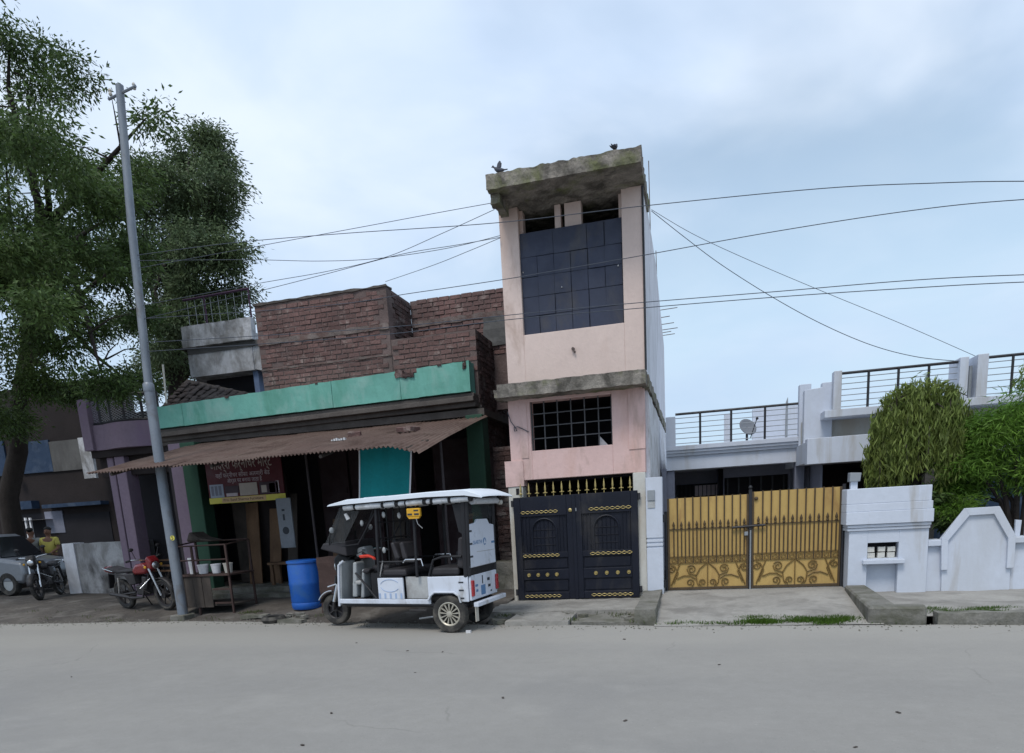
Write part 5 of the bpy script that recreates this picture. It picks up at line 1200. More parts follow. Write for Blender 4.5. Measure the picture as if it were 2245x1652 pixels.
eb('rear_window', 'smoke_glass', -0.325, -0.318, -0.42, 0.42, 1.49, 1.72)
# roof
rp = [(-0.60, 1.765), (-0.585, 1.79), (-0.36, 1.868), (0.2, 1.862), (1.0, 1.838), (1.42, 1.828), (1.72, 1.772), (1.73, 1.758), (1.5, 1.772), (0.2, 1.81), (-0.36, 1.805)]
rf = MB(); n = len(rp); ys = [-0.54, -0.50, -0.3, 0, 0.3, 0.50, 0.54]; dz = [-0.012, 0.0, 0.008, 0.012, 0.008, 0.0, -0.012]
vs = [(x, y, z+d_) for y, d_ in zip(ys, dz) for (x, z) in rp]
fs = [(i*n+k, i*n+(k+1) % n, (i+1)*n+(k+1) % n, (i+1)*n+k) for i in range(6) for k in range(n)] + [tuple(range(n)), tuple(range(6*n+n-1, 6*n-1, -1))]
rf.add(vs, fs); rf.build('roof', 'roof_white', E_, smooth=True, world=False)
et('roof_rim', 'vinyl_black', [(1.66, 0.50, 1.742), (1.2, 0.50, 1.768), (0.2, 0.50, 1.79), (-0.42, 0.50, 1.785)], 0.012, 6)
random.seed(6)
for s in (1, -1):
    x = 1.50
    for (ln, gap) in ((0.16, .04), (0.40, .05), (0.16, .06), (0.09, .03), (0.24, .06), (0.05, .05), (0.21, .05), (0.24, .05)):
        zz = 1.718+(1.6-x)*0.018; r_ = 0.042 if ln > .1 else .034
        et('curtain_roll', 'pvc_white', [(x, s*0.47, zz-0.005), (x-ln/2, s*0.475, zz), (x-ln, s*0.47, zz+0.004)], [r_*.92, r_, r_*.9], 10)
        et('strap', 'vinyl_black', [(x-ln-0.003, s*0.47, zz), (x-ln-gap+0.003, s*0.47, zz)], 0.034, 8); x -= ln+gap
et('curtain_roll', 'pvc_white', [(-0.40, 0.40, 1.715), (-0.40, -0.42, 1.715)], 0.04, 10)
et('curtain_roll', 'cream_post', [(-0.41, -0.44, 1.70), (-0.42, -0.52, 1.69)], 0.035, 10)
et('curtain_roll', 'pvc_white', [(1.50, 0.46, 1.64), (1.47, 0.44, 1.56)], [0.022, 0.03], 8)
# partition frame behind the driver, dark side flap by the rear post, roof ribs
for k in range(5): et('partition_rod', 'vinyl_black', [(1.03, -0.36+k*0.18, 0.86), (1.02, -0.36+k*0.18, 1.70)], 0.010, 6)
for zz in (1.28, 1.50): et('partition_rail', 'vinyl_black', [(1.03, -0.43, zz), (1.03, 0.43, zz)], 0.012, 6)
for s in (1, -1):
    p = MB(); p.prism([(-0.26, 1.30), (-0.20, 1.34), (-0.13, 1.69), (-0.27, 1.70)], *sorted((s*0.425, s*0.432))); p.build('side_flap', 'vinyl_black', E_, world=False)
    et('step_rod', 'moto_dark', [(0.35, s*0.44, 0.30), (0.62, s*0.44, 0.30)], 0.012, 6)
for x in (-0.2, 0.25, 0.7, 1.15): et('roof_rib', 'roof_white', [(x, -0.49, 1.848-0.016*max(0, x)), (x, 0, 1.876-0.024*max(0, x)), (x, 0.49, 1.848-0.016*max(0, x))], 0.012, 6)
eb('luggage_bundle', 'seat_grey', -0.2, 0.15, -0.40, -0.1, 0.88, 1.06, bev=0.05, seg=2)
et('brake_cable', 'vinyl_black', [(1.46, 0.2, 1.1), (1.66, 0.24, 1.02), (1.86, 0.16, 0.86), (2.02, 0.08, 0.7)], 0.006, 5)
et('wiper', 'vinyl_black', [(1.90, 0.05, 1.26), (1.74, 0.18, 1.50)], 0.006, 5)
# headliner and yellow route box
eb('headliner', 'vinyl_black', -0.38, 1.45, -0.44, 0.44, 1.735, 1.75)
yb_ = eb('route_box', 'orange_box', 0.30, 0.50, 0.475, 0.525, 1.555, 1.665, bev=0.008)
for (a, b, c_, d_) in ((0.315, 0.385, 1.575, 1.60), (0.415, 0.485, 1.575, 1.60), (0.32, 0.39, 1.625, 1.645)): eb('route_letter', 'print_black', a, b, 0.5255, 0.527, c_, d_, par=yb_)
p = MB(); p.prism([(0.33, 1.53), (0.47, 1.53), (0.49, 1.555), (0.31, 1.555)], 0.48, 0.52); p.build('box_foot', 'orange_box', yb_, world=False)
et('hand_strap', 'chrome', [(0.40, 0.45, 1.53), (0.38, 0.45, 1.46), (0.32, 0.44, 1.40)], 0.008, 5)
eb('inner_board', 'wood', -0.05, 0.10, -0.36, -0.20, 1.35, 1.55); et('hanging_strap', 'chrome', [(0.02, -0.1, 1.7), (0.0, -0.1, 1.5), (-0.03, -0.1, 1.42)], 0.012, 6)
for (x, z, m_) in ((0.94, 1.60, 'step_grey'), (0.70, 1.58, 'step_grey'), (1.30, 1.50, 'silver_plastic'), (0.98, 1.12, 'silver_plastic')):
    p = MB(); p.ball((x, 0.38, z), 0.035, 8, (.8, .6, 1.3)); p.build('speaker' if z > 1.3 else 'switch', m_, E_, smooth=True, world=False)
# cab front: windscreen, fairing, leg shield, handlebar, fork
p = MB(); p.add([(1.58, -0.44, 1.74), (1.58, 0.44, 1.74), (1.94, 0.40, 1.22), (1.94, -0.40, 1.22)], [(0, 1, 2, 3)]); o = p.build('windscreen', 'smoke_glass', E_, world=False); o.modifiers.new('s', 'SOLIDIFY').thickness = 0.006
p = MB(); p.add([(1.60, 0.445, 1.72), (1.93, 0.40, 1.22), (1.58, 0.44, 1.24), (1.28, 0.45, 1.66)], [(0, 1, 2, 3)]); o = p.build('side_visor', 'smoke_glass', E_, world=False); o.modifiers.new('s', 'SOLIDIFY').thickness = 0.004
p = MB(); p.prism([(1.58, 1.05), (2.02, 1.16), (1.96, 1.24), (1.58, 1.26)], -0.41, 0.41); p.build('dash_fairing', 'seat_grey', E_, bev=0.02, world=False, seg=2)
p = MB(); p.prism([(1.66, 0.97), (1.70, 0.98), (1.76, 0.36), (1.72, 0.36)], 0.10, 0.44); p.build('leg_shield', 'silver_plastic', E_, bev=0.008, world=False)
p = MB(); p.prism([(1.66, 0.97), (1.70, 0.98), (1.76, 0.36), (1.72, 0.36)], -0.44, -0.10); p.build('leg_shield', 'silver_plastic', E_, bev=0.008, world=False)
et('shield_edge', 'cab_white', [(1.63, 0.43, 0.99), (1.70, 0.45, 0.93), (1.735, 0.45, 0.6), (1.75, 0.45, 0.35)], 0.017, 7)
p = MB(); p.prism([(1.72, 0.40), (1.98, 0.62), (2.02, 1.0), (1.92, 1.08), (1.72, 1.0)], -0.13, 0.13); p.build('nose', 'vinyl_black', E_, bev=0.03, world=False, seg=2)
for (x0, x1, z0, z1, m_) in ((1.52, 1.60, 0.46, 0.96, 'silver_plastic'), (1.40, 1.46, 0.45, 0.86, 'silver_plastic'), (1.44, 1.60, 0.64, 0.70, 'step_grey'), (1.30, 1.44, 0.80, 0.86, 'seat_grey')):
    p = MB(); p.prism([(x0, z0), (x1, z0), (x1-0.06, z1), (x0-0.04, z1)], 0.12, 0.34); p.build('foot_guard', m_, E_, bev=0.02, world=False, seg=2)
et('steering_column', 'moto_dark', [(1.48, 0, 1.10), (1.72, 0, 0.98), (2.02, 0, 0.62)], 0.03, 8)
et('handlebar', 'chrome', [(1.34, 0.34, 1.08), (1.44, 0.2, 1.12), (1.50, 0, 1.10), (1.44, -0.2, 1.12), (1.34, -0.34, 1.08)], 0.016, 8)
et('grip', 'vinyl_black', [(1.28, 0.38, 1.06), (1.36, 0.33, 1.085)], 0.02, 8)
p = MB(); p.prism([(1.12, 0.99), (1.20, 1.03), (1.36, 1.02), (1.38, 1.06), (1.24, 1.07), (1.14, 1.03)], 0.36, 0.42); p.build('red_rag', 'red_cloth', E_, bev=0.012, world=False, seg=2)
p = MB(); p.prism([(1.42, 1.00), (1.62, 1.02), (1.58, 1.15), (1.46, 1.17)], -0.1, 0.14); p.build('meter_console', 'silver_plastic', E_, bev=0.03, world=False, seg=2)
for s in (1, -1):
    et('fork_leg', 'moto_dark', [(2.02, s*0.085, 0.75), (2.13, s*0.085, 0.235)], 0.022, 8)
    et('shock_spring', 'chrome', [(2.0, s*0.10, 0.62), (2.09, s*0.10, 0.36)], 0.026, 8)
fd = MB(); vs = []; fs = []
for k in range(9):
    t = R(20+k*16); cx_, cz_ = 2.13+0.275*math.cos(t), 0.235+0.275*math.sin(t)
    for (y, d_) in ((-0.08, -.012), (-0.05, 0.0), (0.05, 0.0), (0.08, -.012)): vs.append((2.13+(0.275+d_)*math.cos(t), y, 0.235+(0.275+d_)*math.sin(t)))
for k in range(8):
    for j in range(3): fs.append((k*4+j, k*4+j+1, k*4+j+5, k*4+j+4))
fd.add(vs, fs); o = fd.build('front_mudguard', 'moto_dark', E_, smooth=True, world=False); o.modifiers.new('s', 'SOLIDIFY').thickness = 0.006
et('mudguard_trim', 'chrome', [(2.13+0.285*math.cos(R(a)), 0.085, 0.235+0.285*math.sin(R(a))) for a in range(30, 100, 10)], 0.010, 6)
et('mudguard_trim', 'chrome', [(2.03, 0.10, 0.62), (2.10, 0.12, 0.60), (2.18, 0.10, 0.58)], 0.012, 6)
p = MB(); p.lathe([(0.02, -.05), (0.075, -0.04), (0.085, 0.02), (0.07, 0.04)], (2.02, 0, 0.88), 'x', 14); p.build('headlamp', 'chrome', E_, smooth=True, world=False)
for s in (1, -1):
    et('mirror_stalk', 'vinyl_black', [(1.86, s*0.40, 1.2), (1.80, s*0.46, 1.33), (1.74, s*0.48, 1.40)], 0.008, 5)
    p = MB(); p.ball((1.73, s*0.49, 1.42), 0.055, 8, (.35, 1, .8)); p.build('mirror', 'silver_plastic', E_, smooth=True, world=False)
E_.rotation_euler = (0, R(-0.6), R(180-7))

# ================================================================== MOTORCYCLES
def motorcycle(name, loc, rz, label, tank_m, lean=6, front_m='moto_dark'):
    Mo = thing(name, loc, label, 'motorcycle', 'motorcycles parked on the dirt verge', local=True)
    def w2(x):
        p = MB(); p.lathe([(0.235, -0.03), (0.27, -0.048), (0.297, -0.03), (0.302, 0), (0.297, 0.03), (0.27, 0.048), (0.235, 0.03)], (x, 0, 0.302), 'y', 28, True); t_ = p.build('tyre', 'rubber', Mo, smooth=True, world=False)
        p = MB(); p.lathe([(0.205, -0.03), (0.24, -0.034), (0.24, 0.034), (0.205, 0.03)], (x, 0, 0.302), 'y', 28, True); p.lathe([(0.07, -0.06), (0.07, 0.06)], (x, 0, 0.302), 'y', 14); p.build('rim', 'moto_dark', t_, smooth=True, world=False)
        for k in range(6):
            t = math.pi*k/3; p = MB(); p.tube([(x+0.06*math.cos(t), 0, 0.302+0.06*math.sin(t)), (x+0.215*math.cos(t+.12), 0, 0.302+0.215*math.sin(t+.12))], 0.013, 5); p.build('spoke', 'moto_dark', t_, world=False)
    def mt_(nm, m_, pts, r_, n=8):
        p = MB(); p.tube(pts, r_, n); return p.build(nm, m_, Mo, smooth=True, world=False)
    w2(0.0); w2(1.27)
    for s in (1, -1):
        mt_('fork_leg', 'chrome', [(1.27, s*0.09, 0.30), (1.09, s*0.09, 0.82)], 0.02)
        mt_('rear_shock', 'chrome', [(0.02, s*0.12, 0.33), (0.12, s*0.12, 0.66)], 0.026)
        mt_('swing_arm', 'moto_dark', [(0.0, s*0.1, 0.30), (0.52, s*0.09, 0.36)], 0.02)
        mt_('frame_tube', 'moto_dark', [(1.05, s*0.03, 0.86), (0.80, s*0.08, 0.34), (0.45, s*0.09, 0.32), (0.38, s*0.1, 0.68), (-0.20, s*0.1, 0.74)], 0.016)
        mt_('foot_peg', 'moto_dark', [(0.52, s*0.1, 0.32), (0.52, s*0.26, 0.32)], 0.014)
        mt_('grip', 'vinyl_black', [(0.94, s*0.28, 1.02), (0.90, s*0.38, 1.0)], 0.019)
        mt_('mirror_stalk', 'moto_dark', [(0.98, s*0.22, 1.03), (1.0, s*0.27, 1.18)], 0.006, 5)
        p = MB(); p.ball((1.0, s*0.28, 1.21), 0.05, 8, (.3, 1.1, .7)); p.build('mirror', 'moto_dark', Mo, smooth=True, world=False)
        p = MB(); p.ball((1.12, s*0.17, 0.86), 0.028, 6); p.build('indicator', 'orange_box', Mo, smooth=True, world=False)
    mt_('handlebar', 'chrome', [(0.94, -0.30, 1.02), (1.02, -0.14, 1.0), (1.04, 0, 0.95), (1.02, 0.14, 1.0), (0.94, 0.30, 1.02)], 0.013)
    p = MB(); p.prism([(0.62, 0.70), (1.00, 0.72), (1.06, 0.84), (0.94, 0.93), (0.72, 0.90), (0.58, 0.80)], -0.12, 0.12); p.build('fuel_tank', tank_m, Mo, bev=0.045, world=False, seg=3, smooth=True)
    p = MB(); p.prism([(0.62, 0.76), (0.60, 0.82), (0.20, 0.80), (-0.16, 0.86), (-0.28, 0.84), (-0.26, 0.79), (0.10, 0.73)], -0.12, 0.12); p.build('seat', 'seat_grey', Mo, bev=0.03, world=False, seg=2)
    p = MB(); p.prism([(0.42, 0.50), (0.62, 0.52), (0.60, 0.74), (0.30, 0.72)], -0.13, 0.13); p.build('side_cover', 'moto_dark', Mo, bev=0.02, world=False)
    p = MB(); p.prism([(-0.36, 0.76), (-0.12, 0.72), (-0.10, 0.80), (-0.34, 0.86)], -0.08, 0.08); p.build('tail', tank_m, Mo, bev=0.02, world=False)
    p = MB(); p.box(-0.375, -0.345, -0.06, 0.06, 0.77, 0.83); p.build('tail_lamp', 'red_lamp', Mo, world=False)
    p = MB(); p.prism([(-0.34, 0.60), (-0.30, 0.72), (-0.27, 0.72), (-0.36, 0.42), (-0.39, 0.43)], -0.06, 0.06); p.build('rear_mudguard', 'vinyl_black', Mo, world=False)
    p = MB(); p.box(0.56, 0.84, -0.11, 0.11, 0.30, 0.50); p.prism([(0.72, 0.48), (0.86, 0.46), (0.92, 0.66), (0.78, 0.68)], -0.08, 0.08); p.build('engine', 'moto_dark', Mo, bev=0.03, world=False, seg=2)
    mt_('exhaust', 'moto_dark', [(0.86, -0.13, 0.44), (0.80, -0.15, 0.28), (0.5, -0.16, 0.26), (-0.2, -0.17, 0.34)], [0.02, 0.022, 0.032, 0.038])
    mt_('crash_guard', 'chrome', [(0.98, -0.04, 0.62), (0.95, -0.26, 0.48), (0.88, -0.06, 0.34)], 0.011); mt_('crash_guard', 'chrome', [(0.98, 0.04, 0.62), (0.95, 0.26, 0.48), (0.88, 0.06, 0.34)], 0.011)
    mt_('grab_rail', 'chrome', [(0.02, 0.14, 0.78), (-0.30, 0.13, 0.84), (-0.36, 0, 0.86), (-0.30, -0.13, 0.84), (0.02, -0.14, 0.78)], 0.011)
    fd = MB(); vs = []; fs = []
    for k in range(8):
        t = R(10+k*20)
        for y in (-0.065, 0, 0.065): vs.append((1.27+0.33*math.cos(t), y, 0.302+(0.33+(0.012 if y == 0 else 0))*math.sin(t)))
    for k in range(7):
        for j in range(2): fs.append((k*3+j, k*3+j+1, k*3+j+4, k*3+j+3))
    fd.add(vs, fs); o = fd.build('front_mudguard', 'moto_dark', Mo, smooth=True, world=False); o.modifiers.new('s', 'SOLIDIFY').thickness = 0.006
    p = MB(); p.prism([(1.06, 0.80), (1.18, 0.80), (1.22, 0.96), (1.12, 1.06), (1.04, 1.0)], -0.10, 0.10); p.build('headlamp_cowl', tank_m, Mo, bev=0.035, world=False, seg=2)
    p = MB(); p.ball((1.20, 0, 0.88), 0.075, 12, (.35, 1, 1)); p.build('headlamp', 'chrome', Mo, smooth=True, world=False)
    mt_('kick_stand', 'moto_dark', [(0.45, 0.10, 0.30), (0.40, 0.24, 0.02)], 0.012)
    Mo.rotation_euler = (R(lean), 0, rz); return Mo
q = onY(285, 1345, 11.25); motorcycle('motorcycle', (q.x, q.y, gz(q.x, q.y)), R(-14), 'red motorcycle with chrome fork parked behind the street pole', 'moto_red')
fr_ = onZ(90, 1320, 0.09); best = min((abs((lambda d: PPX+F_PX*d.dot(RT)/d.dot(FW))(Vector((fr_.x-1.27*math.cos(R(h_)), fr_.y-1.27*math.sin(R(h_)), 0.3))-CAM)-132), h_) for h_ in range(240, 310))[1]
rr_ = (fr_.x-1.27*math.cos(R(best)), fr_.y-1.27*math.sin(R(best)))
motorcycle('motorcycle', (rr_[0], rr_[1], gz(*rr_)), R(best), 'black motorcycle parked between the silver car and stained wall', 'moto_dark')

# ================================================================== SILVER CAR (front to the right)
zc_ = gz(-17.5, 14.6)
CA = thing('silver_car', (-18.3, 14.5, zc_), 'silver grey boxy car parked under the tree', 'car', local=True)
def cb_(name, poly, y0, y1, m_, bev=0.0, par=None, seg=2):
    p = MB(); p.prism(poly, y0, y1); return p.build(name, m_, par or CA, bev=bev, world=False, seg=seg, smooth=bev > 0)
cb_('body', [(-1.75, 0.34), (1.72, 0.30), (1.80, 0.55), (1.72, 0.86), (0.95, 0.98), (-1.72, 1.02), (-1.82, 0.7)], -0.76, 0.76, 'car_silver', 0.09)
cb_('cabin', [(-1.68, 1.0), (0.98, 0.96), (0.42, 1.50), (0.2, 1.58), (-1.35, 1.60), (-1.60, 1.45)], -0.68, 0.68, 'car_silver', 0.08)
for s in (-1, 1):
    y0_, y1_ = sorted((s*0.682, s*0.69))
    cb_('side_window', [(-0.42, 1.04), (0.72, 1.02), (0.30, 1.47), (-0.42, 1.52)], y0_, y1_, 'car_glass'); cb_('side_window', [(-1.45, 1.05), (-0.50, 1.04), (-0.50, 1.52), (-1.30, 1.53)], y0_, y1_, 'car_glass')
    d = cb_('door', [(-0.44, 0.42), (0.74, 0.40), (0.78, 0.98), (-0.44, 1.0)], *sorted((s*0.755, s*0.772)), 'car_silver', 0.01)
    p = MB(); p.box(-0.38, -0.20, *sorted((s*0.773, s*0.79)), 0.84, 0.875); p.build('handle', 'chrome', d, bev=0.008, world=False)
    p = MB(); p.box(-0.44, 0.74, *sorted((s*0.692, s*0.705)), 1.005, 1.025); p.build('waist_trim', 'chrome', CA, world=False)
    cb_('door', [(-1.40, 0.46), (-0.46, 0.42), (-0.46, 1.0), (-1.42, 1.0)], *sorted((s*0.755, s*0.772)), 'car_silver', 0.01)
    p = MB(); p.ball((0.62, s*0.84, 1.06), 0.10, 10, (.6, .9, .75)); p.build('mirror', 'moto_dark', CA, smooth=True, world=False)
    for x in (-1.15, 1.20):
        p = MB(); p.lathe([(0.17, -0.08), (0.27, -0.09), (0.30, -0.05), (0.30, 0.05), (0.27, 0.09), (0.17, 0.08)], (x, s*0.70, 0.30), 'y', 26, True); t_ = p.build('tyre', 'rubber', CA, smooth=True, world=False)
        p = MB(); p.lathe([(0.175, -0.05), (0.175, 0.06), (0.05, 0.075)], (x, s*0.70, 0.30), 'y', 20); p.build('rim', 'silver_plastic', t_, smooth=True, world=False)
    p = MB(); p.ball((1.70, s*0.56, 0.74), 0.13, 10, (.5, 1, .75)); p.build('headlight', 'chrome', CA, smooth=True, world=False)
p = MB(); p.add([(0.99, -0.62, 0.985), (0.99, 0.62, 0.985), (0.45, 0.58, 1.50), (0.45, -0.58, 1.50)], [(0, 1, 2, 3)]); o = p.build('windscreen', 'car_glass', CA, world=False); o.modifiers.new('s', 'SOLIDIFY').thickness = 0.02
cb_('bumper', [(1.66, 0.30), (1.86, 0.34), (1.88, 0.52), (1.70, 0.56)], -0.74, 0.74, 'moto_dark', 0.03)
CA.rotation_euler = (0, 0, R(2))

# ================================================================== PEOPLE
def skin_mesh(name, verts, edges, radii, m_, parent, root=0, sub=2):
    me = bpy.data.meshes.new(name); me.from_pydata(verts, edges, []); me.materials.append(MATS[m_])
    o = bpy.data.objects.new(name, me); COL.objects.link(o); o.parent = parent
    sk = o.modifiers.new('skin', 'SKIN'); sk.use_smooth_shade = True
    for i, r_ in enumerate(radii):
        d = me.skin_vertices[0].data[i]; d.radius = r_ if isinstance(r_, tuple) else (r_, r_)
        d.use_root = (i == root)
    sb = o.modifiers.new('sub', 'SUBSURF'); sb.levels = sub; sb.render_levels = sub
    return o
def person(loc, rz, label, shirt, arms, name='person'):
    """standing figure, local +y is the facing direction; arms: (left elbow, left wrist, right elbow, right wrist)"""
    Pn = thing(name, loc, label, 'person', local=True)
    V = []; Ed = []; Rr = []
    def v(p, r_, link=None):
        V.append(p); Rr.append(r_); i = len(V)-1
        if link is not None: Ed.append((link, i))
        return i
    pel = v((0, 0, 0.93), (.15, .11)); sp = v((0, 0.01, 1.12), (.135, .10), pel); ch = v((0, 0, 1.32), (.155, .11), sp); nk = v((0, 0, 1.45), .055, ch); hd0 = v((0, 0.015, 1.53), .07, nk)
    hd = v((0, 0.02, 1.60), (.082, .095), hd0); tp = v((0, 0.01, 1.675), (.06, .07), hd); v((0, 0.115, 1.575), .014, hd)
    for s in (-1, 1): v((s*0.092, 0.0, 1.585), .016, hd)
    arm_pts = []
    for s, (el, wr) in ((-1, arms[0:2]), (1, arms[2:4])):
        sh = v((s*0.19, 0, 1.37), .06, ch); e = v(el, .042, sh); w_ = v(wr, .030, e)
        dr = (Vector(wr)-Vector(el)).normalized(); pm = Vector(wr)+dr*0.07; pi_ = v(tuple(pm), (.036, .016), w_)
        side = dr.cross(Vector((0, 1, 0.2))).normalized()
        for k, (off, ln) in enumerate(((-.028, .06), (-.009, .075), (.010, .07), (.028, .055))):
            a = pm+side*off+dr*0.03; f1 = v(tuple(a), .0095, pi_); f2 = v(tuple(a+dr*ln*0.6+Vector((0, .008, 0))), .0085, f1); v(tuple(a+dr*ln+Vector((0, .022, 0))), .007, f2)
        th = v(tuple(Vector(wr)+dr*0.03+Vector((-s*.012, .035, 0))), .011, w_); v(tuple(Vector(wr)+dr*0.075+Vector((-s*.012, .05, 0))), .009, th)
        arm_pts.append((Vector((s*0.19, 0, 1.37)), Vector(el)))
    for s in (-1, 1):
        hp = v((s*0.095, 0, 0.86), .085, pel); kn = v((s*0.10, 0.02, 0.48), .058, hp); an = v((s*0.105, -0.01, 0.09), .038, kn); ft = v((s*0.11, 0.08, 0.035), (.04, .03), an); v((s*0.115, 0.17, 0.028), (.042, .022), ft)
    skin_mesh('body', V, Ed, Rr, 'skin', Pn)
    sv = [(0, 0, 0.88), (0, 0.01, 1.12), (0, 0, 1.33), (0, 0, 1.43)]; se = [(0, 1), (1, 2), (2, 3)]; sr = [(.175, .135), (.16, .125), (.175, .13), (.07, .07)]
    for (a, b) in arm_pts:
        i = len(sv); sv += [tuple(a), tuple(a.lerp(b, .75))]; sr += [.078, .07]; se += [(2, i), (i, i+1)]
    skin_mesh('shirt', sv, se, sr, shirt, Pn)
    tv = [(0, 0, 0.95)]; te = []; tr_ = [(.165, .125)]
    for s in (-1, 1):
        i = len(tv); tv += [(s*0.095, 0, 0.83), (s*0.10, 0.02, 0.48), (s*0.105, -0.01, 0.11)]; tr_ += [.10, .078, .066]; te += [(0, i), (i, i+1), (i+1, i+2)]
    skin_mesh('trousers', tv, te, tr_, 'trouser_dark', Pn)
    p = MB(); p.ball((0, -0.015, 1.66), 0.098, 12, (.92, 1.05, .72)); p.build('hair', 'hair', Pn, smooth=True, world=False)
    for s in (-1, 1):
        p = MB(); p.ball((s*0.033, 0.106, 1.605), 0.010, 6); p.build('eye', 'hair', Pn, world=False)
        p = MB(); p.rough_box(s*0.112-0.05, s*0.112+0.05, -0.06, 0.20, 0.0, 0.05, .05, .006, s); p.build('shoe', 'vinyl_black', Pn, world=False)
    p = MB(); p.box(-0.025, 0.025, 0.105, 0.112, 1.545, 1.552); p.build('mouth', 'sign_maroon', Pn, world=False)
    Pn.rotation_euler = (0, 0, rz); return Pn
q = onY(107, 1180, 15.7); person((q.x, 15.7, gz(q.x, 15.7)), R(200), 'person in a yellow shirt standing behind the parked silver car', 'shirt_yellow', ((-.24, .05, 1.12), (-.17, .25, 1.02), (.25, -.02, 1.10), (.24, .10, .86)))
q = onY(72, 1200, 15.6); person((q.x, 15.6, gz(q.x, 15.6)), R(30), 'person in a grey shirt with back turned beside the silver car', 'shirt_grey', ((-.25, .02, 1.10), (-.22, .15, .88), (.24, .06, 1.12), (.15, .27, 1.05)))
# ================================================================== LEFT BUILDINGS
# low stained wall
t = thing('stained_wall', (-14.2, 13.6, 0.1), 'low white wall with black stains beside the motorcycles', 'wall')
a = onY(138, 1195, 13.75); b = onY(282, 1168, 13.75)
p = MB(); p.rough_box(a.x, b.x+0.5, 13.75, 13.95, 0.0, a.z+0.01, 0.12, 0.012, 3, 3.0); p.build('wall', 'stained_white', t)
p = MB(); p.rough_box(a.x-0.02, a.x+0.34, 13.72, 14.05, 0.0, a.z+0.03, 0.12, 0.008, 6, 3.0); p.build('end_pier', 'white_wash', t)
# heap of branches on the wall front
random.seed(31)
RP = thing('scrap_heap', (-11.9, 13.3, gz(-11.9, 13.3)), 'heap of dry branches and scrap boards against the stained wall', 'scrap heap')
p = MB()
for k in range(30):
    x = -12.2+random.uniform(-.5, .6); p.tube([(x, 13.3+random.uniform(-.15, .2), gz(x, 13.3)+.02), (x+random.uniform(-.4, .4), 13.45, random.uniform(.3, .95))], [.016, .006], 5)
p.build('branches', 'wood_grey', RP)
for k in range(3):
    p = MB(); z = 0.62+k*0.12; p.box(-12.3, -11.55, 13.35+k*.05, 13.5+k*.05, z, z+0.035, Matrix.Rotation(random.uniform(-.1, .1), 3, 'Y')); p.build('board', 'wood', RP)
# lilac balcony house
LH = thing('lilac_house', (-12.6, 13.4, 0.1), 'lilac painted house with bow fronted balcony left of the shop', 'house')
YB = 12.7
zt = onY(185, 935, YB).z; zb2 = onY(190, 990, YB).z; x0 = onY(186, 960, YB).x; x1 = onY(345, 940, YB).x
p = MB()
nn = 20
front = [(x0+(x1-x0)*k/nn, YB+0.05-(0.14*math.sin(min(1, max(0, (k/nn-0.25)/0.6))*math.pi))) for k in range(nn+1)]
p.prism(front+[(x1, YB+0.9), (x0, YB+0.9)], zb2, zt, 'z'); p.build('balcony_wall', 'lilac', LH)
pf = onY(180, 880, YB)
bx('balcony_pillar', 'lilac', LH, x0-0.04, x0+0.2, YB-0.03, YB+0.3, zb2, pf.z+0.03, bev=0.01)
ztop = onY(300, 862, YB).z
for k in range(0, nn+1, 4):
    x, y = front[k]; p = MB(); p.tube([(x, y+0.06, zt), (x, y+0.06, ztop)], 0.028, 6); p.build('grille_post', 'black_iron', LH)
p = MB(); p.tube([(x, y+0.06, ztop) for (x, y) in front], 0.035, 6); p.build('grille_rail', 'black_iron', LH)
p = MB(); p.tube([(x, y+0.06, zt+0.03) for (x, y) in front], 0.03, 6); p.build('grille_rail', 'black_iron', LH)
jl = MB()
for k in range(nn):
    for j in range(9):
        (xa, ya), (xb, yb) = front[k], front[k+1]; za = zt+0.05+(ztop-zt-0.08)*j/9; zc2 = zt+0.05+(ztop-zt-0.08)*(j+1)/9
        jl.tube([(xa, ya+0.06, za), (xb, yb+0.06, zc2)], 0.006, 3, False); jl.tube([(xa, ya+0.06, zc2), (xb, yb+0.06, za)], 0.006, 3, False)
jl.build('jali_mesh', 'metal_grey', LH, kind='stuff')
bx('upper_wall', 'inner_wall', LH, x0-0.2, x1+0.4, YB+1.2, YB+1.4, zb2, ztop-0.15)
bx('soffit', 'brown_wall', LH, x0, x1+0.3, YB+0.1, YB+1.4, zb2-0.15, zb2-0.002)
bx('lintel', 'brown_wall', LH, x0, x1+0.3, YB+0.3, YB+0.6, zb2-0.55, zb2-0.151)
c0, c1 = onY(246, 1060, YB+0.2), onY(285, 1060, YB+0.2); c2 = onY(318, 1250, YB+0.2)
bx('column', 'lilac', LH, c0.x-0.05, c0.x+0.12, YB+0.2, YB+0.5, 0.0, zb2-0.15, bev=0.01); bx('column', 'lilac', LH, c0.x+0.20, c0.x+0.46, YB+0.15, YB+0.5, 0.0, zb2-0.15, bev=0.01)
bx('doorway', 'void_dark', LH, c0.x-0.6, -10.0, YB+1.3, YB+1.35, 0.0, 3.2); bx('inner_pier', 'purple_paint', LH, -10.75, -10.47, YB+0.1, YB+0.4, 0.0, zb2-0.15)
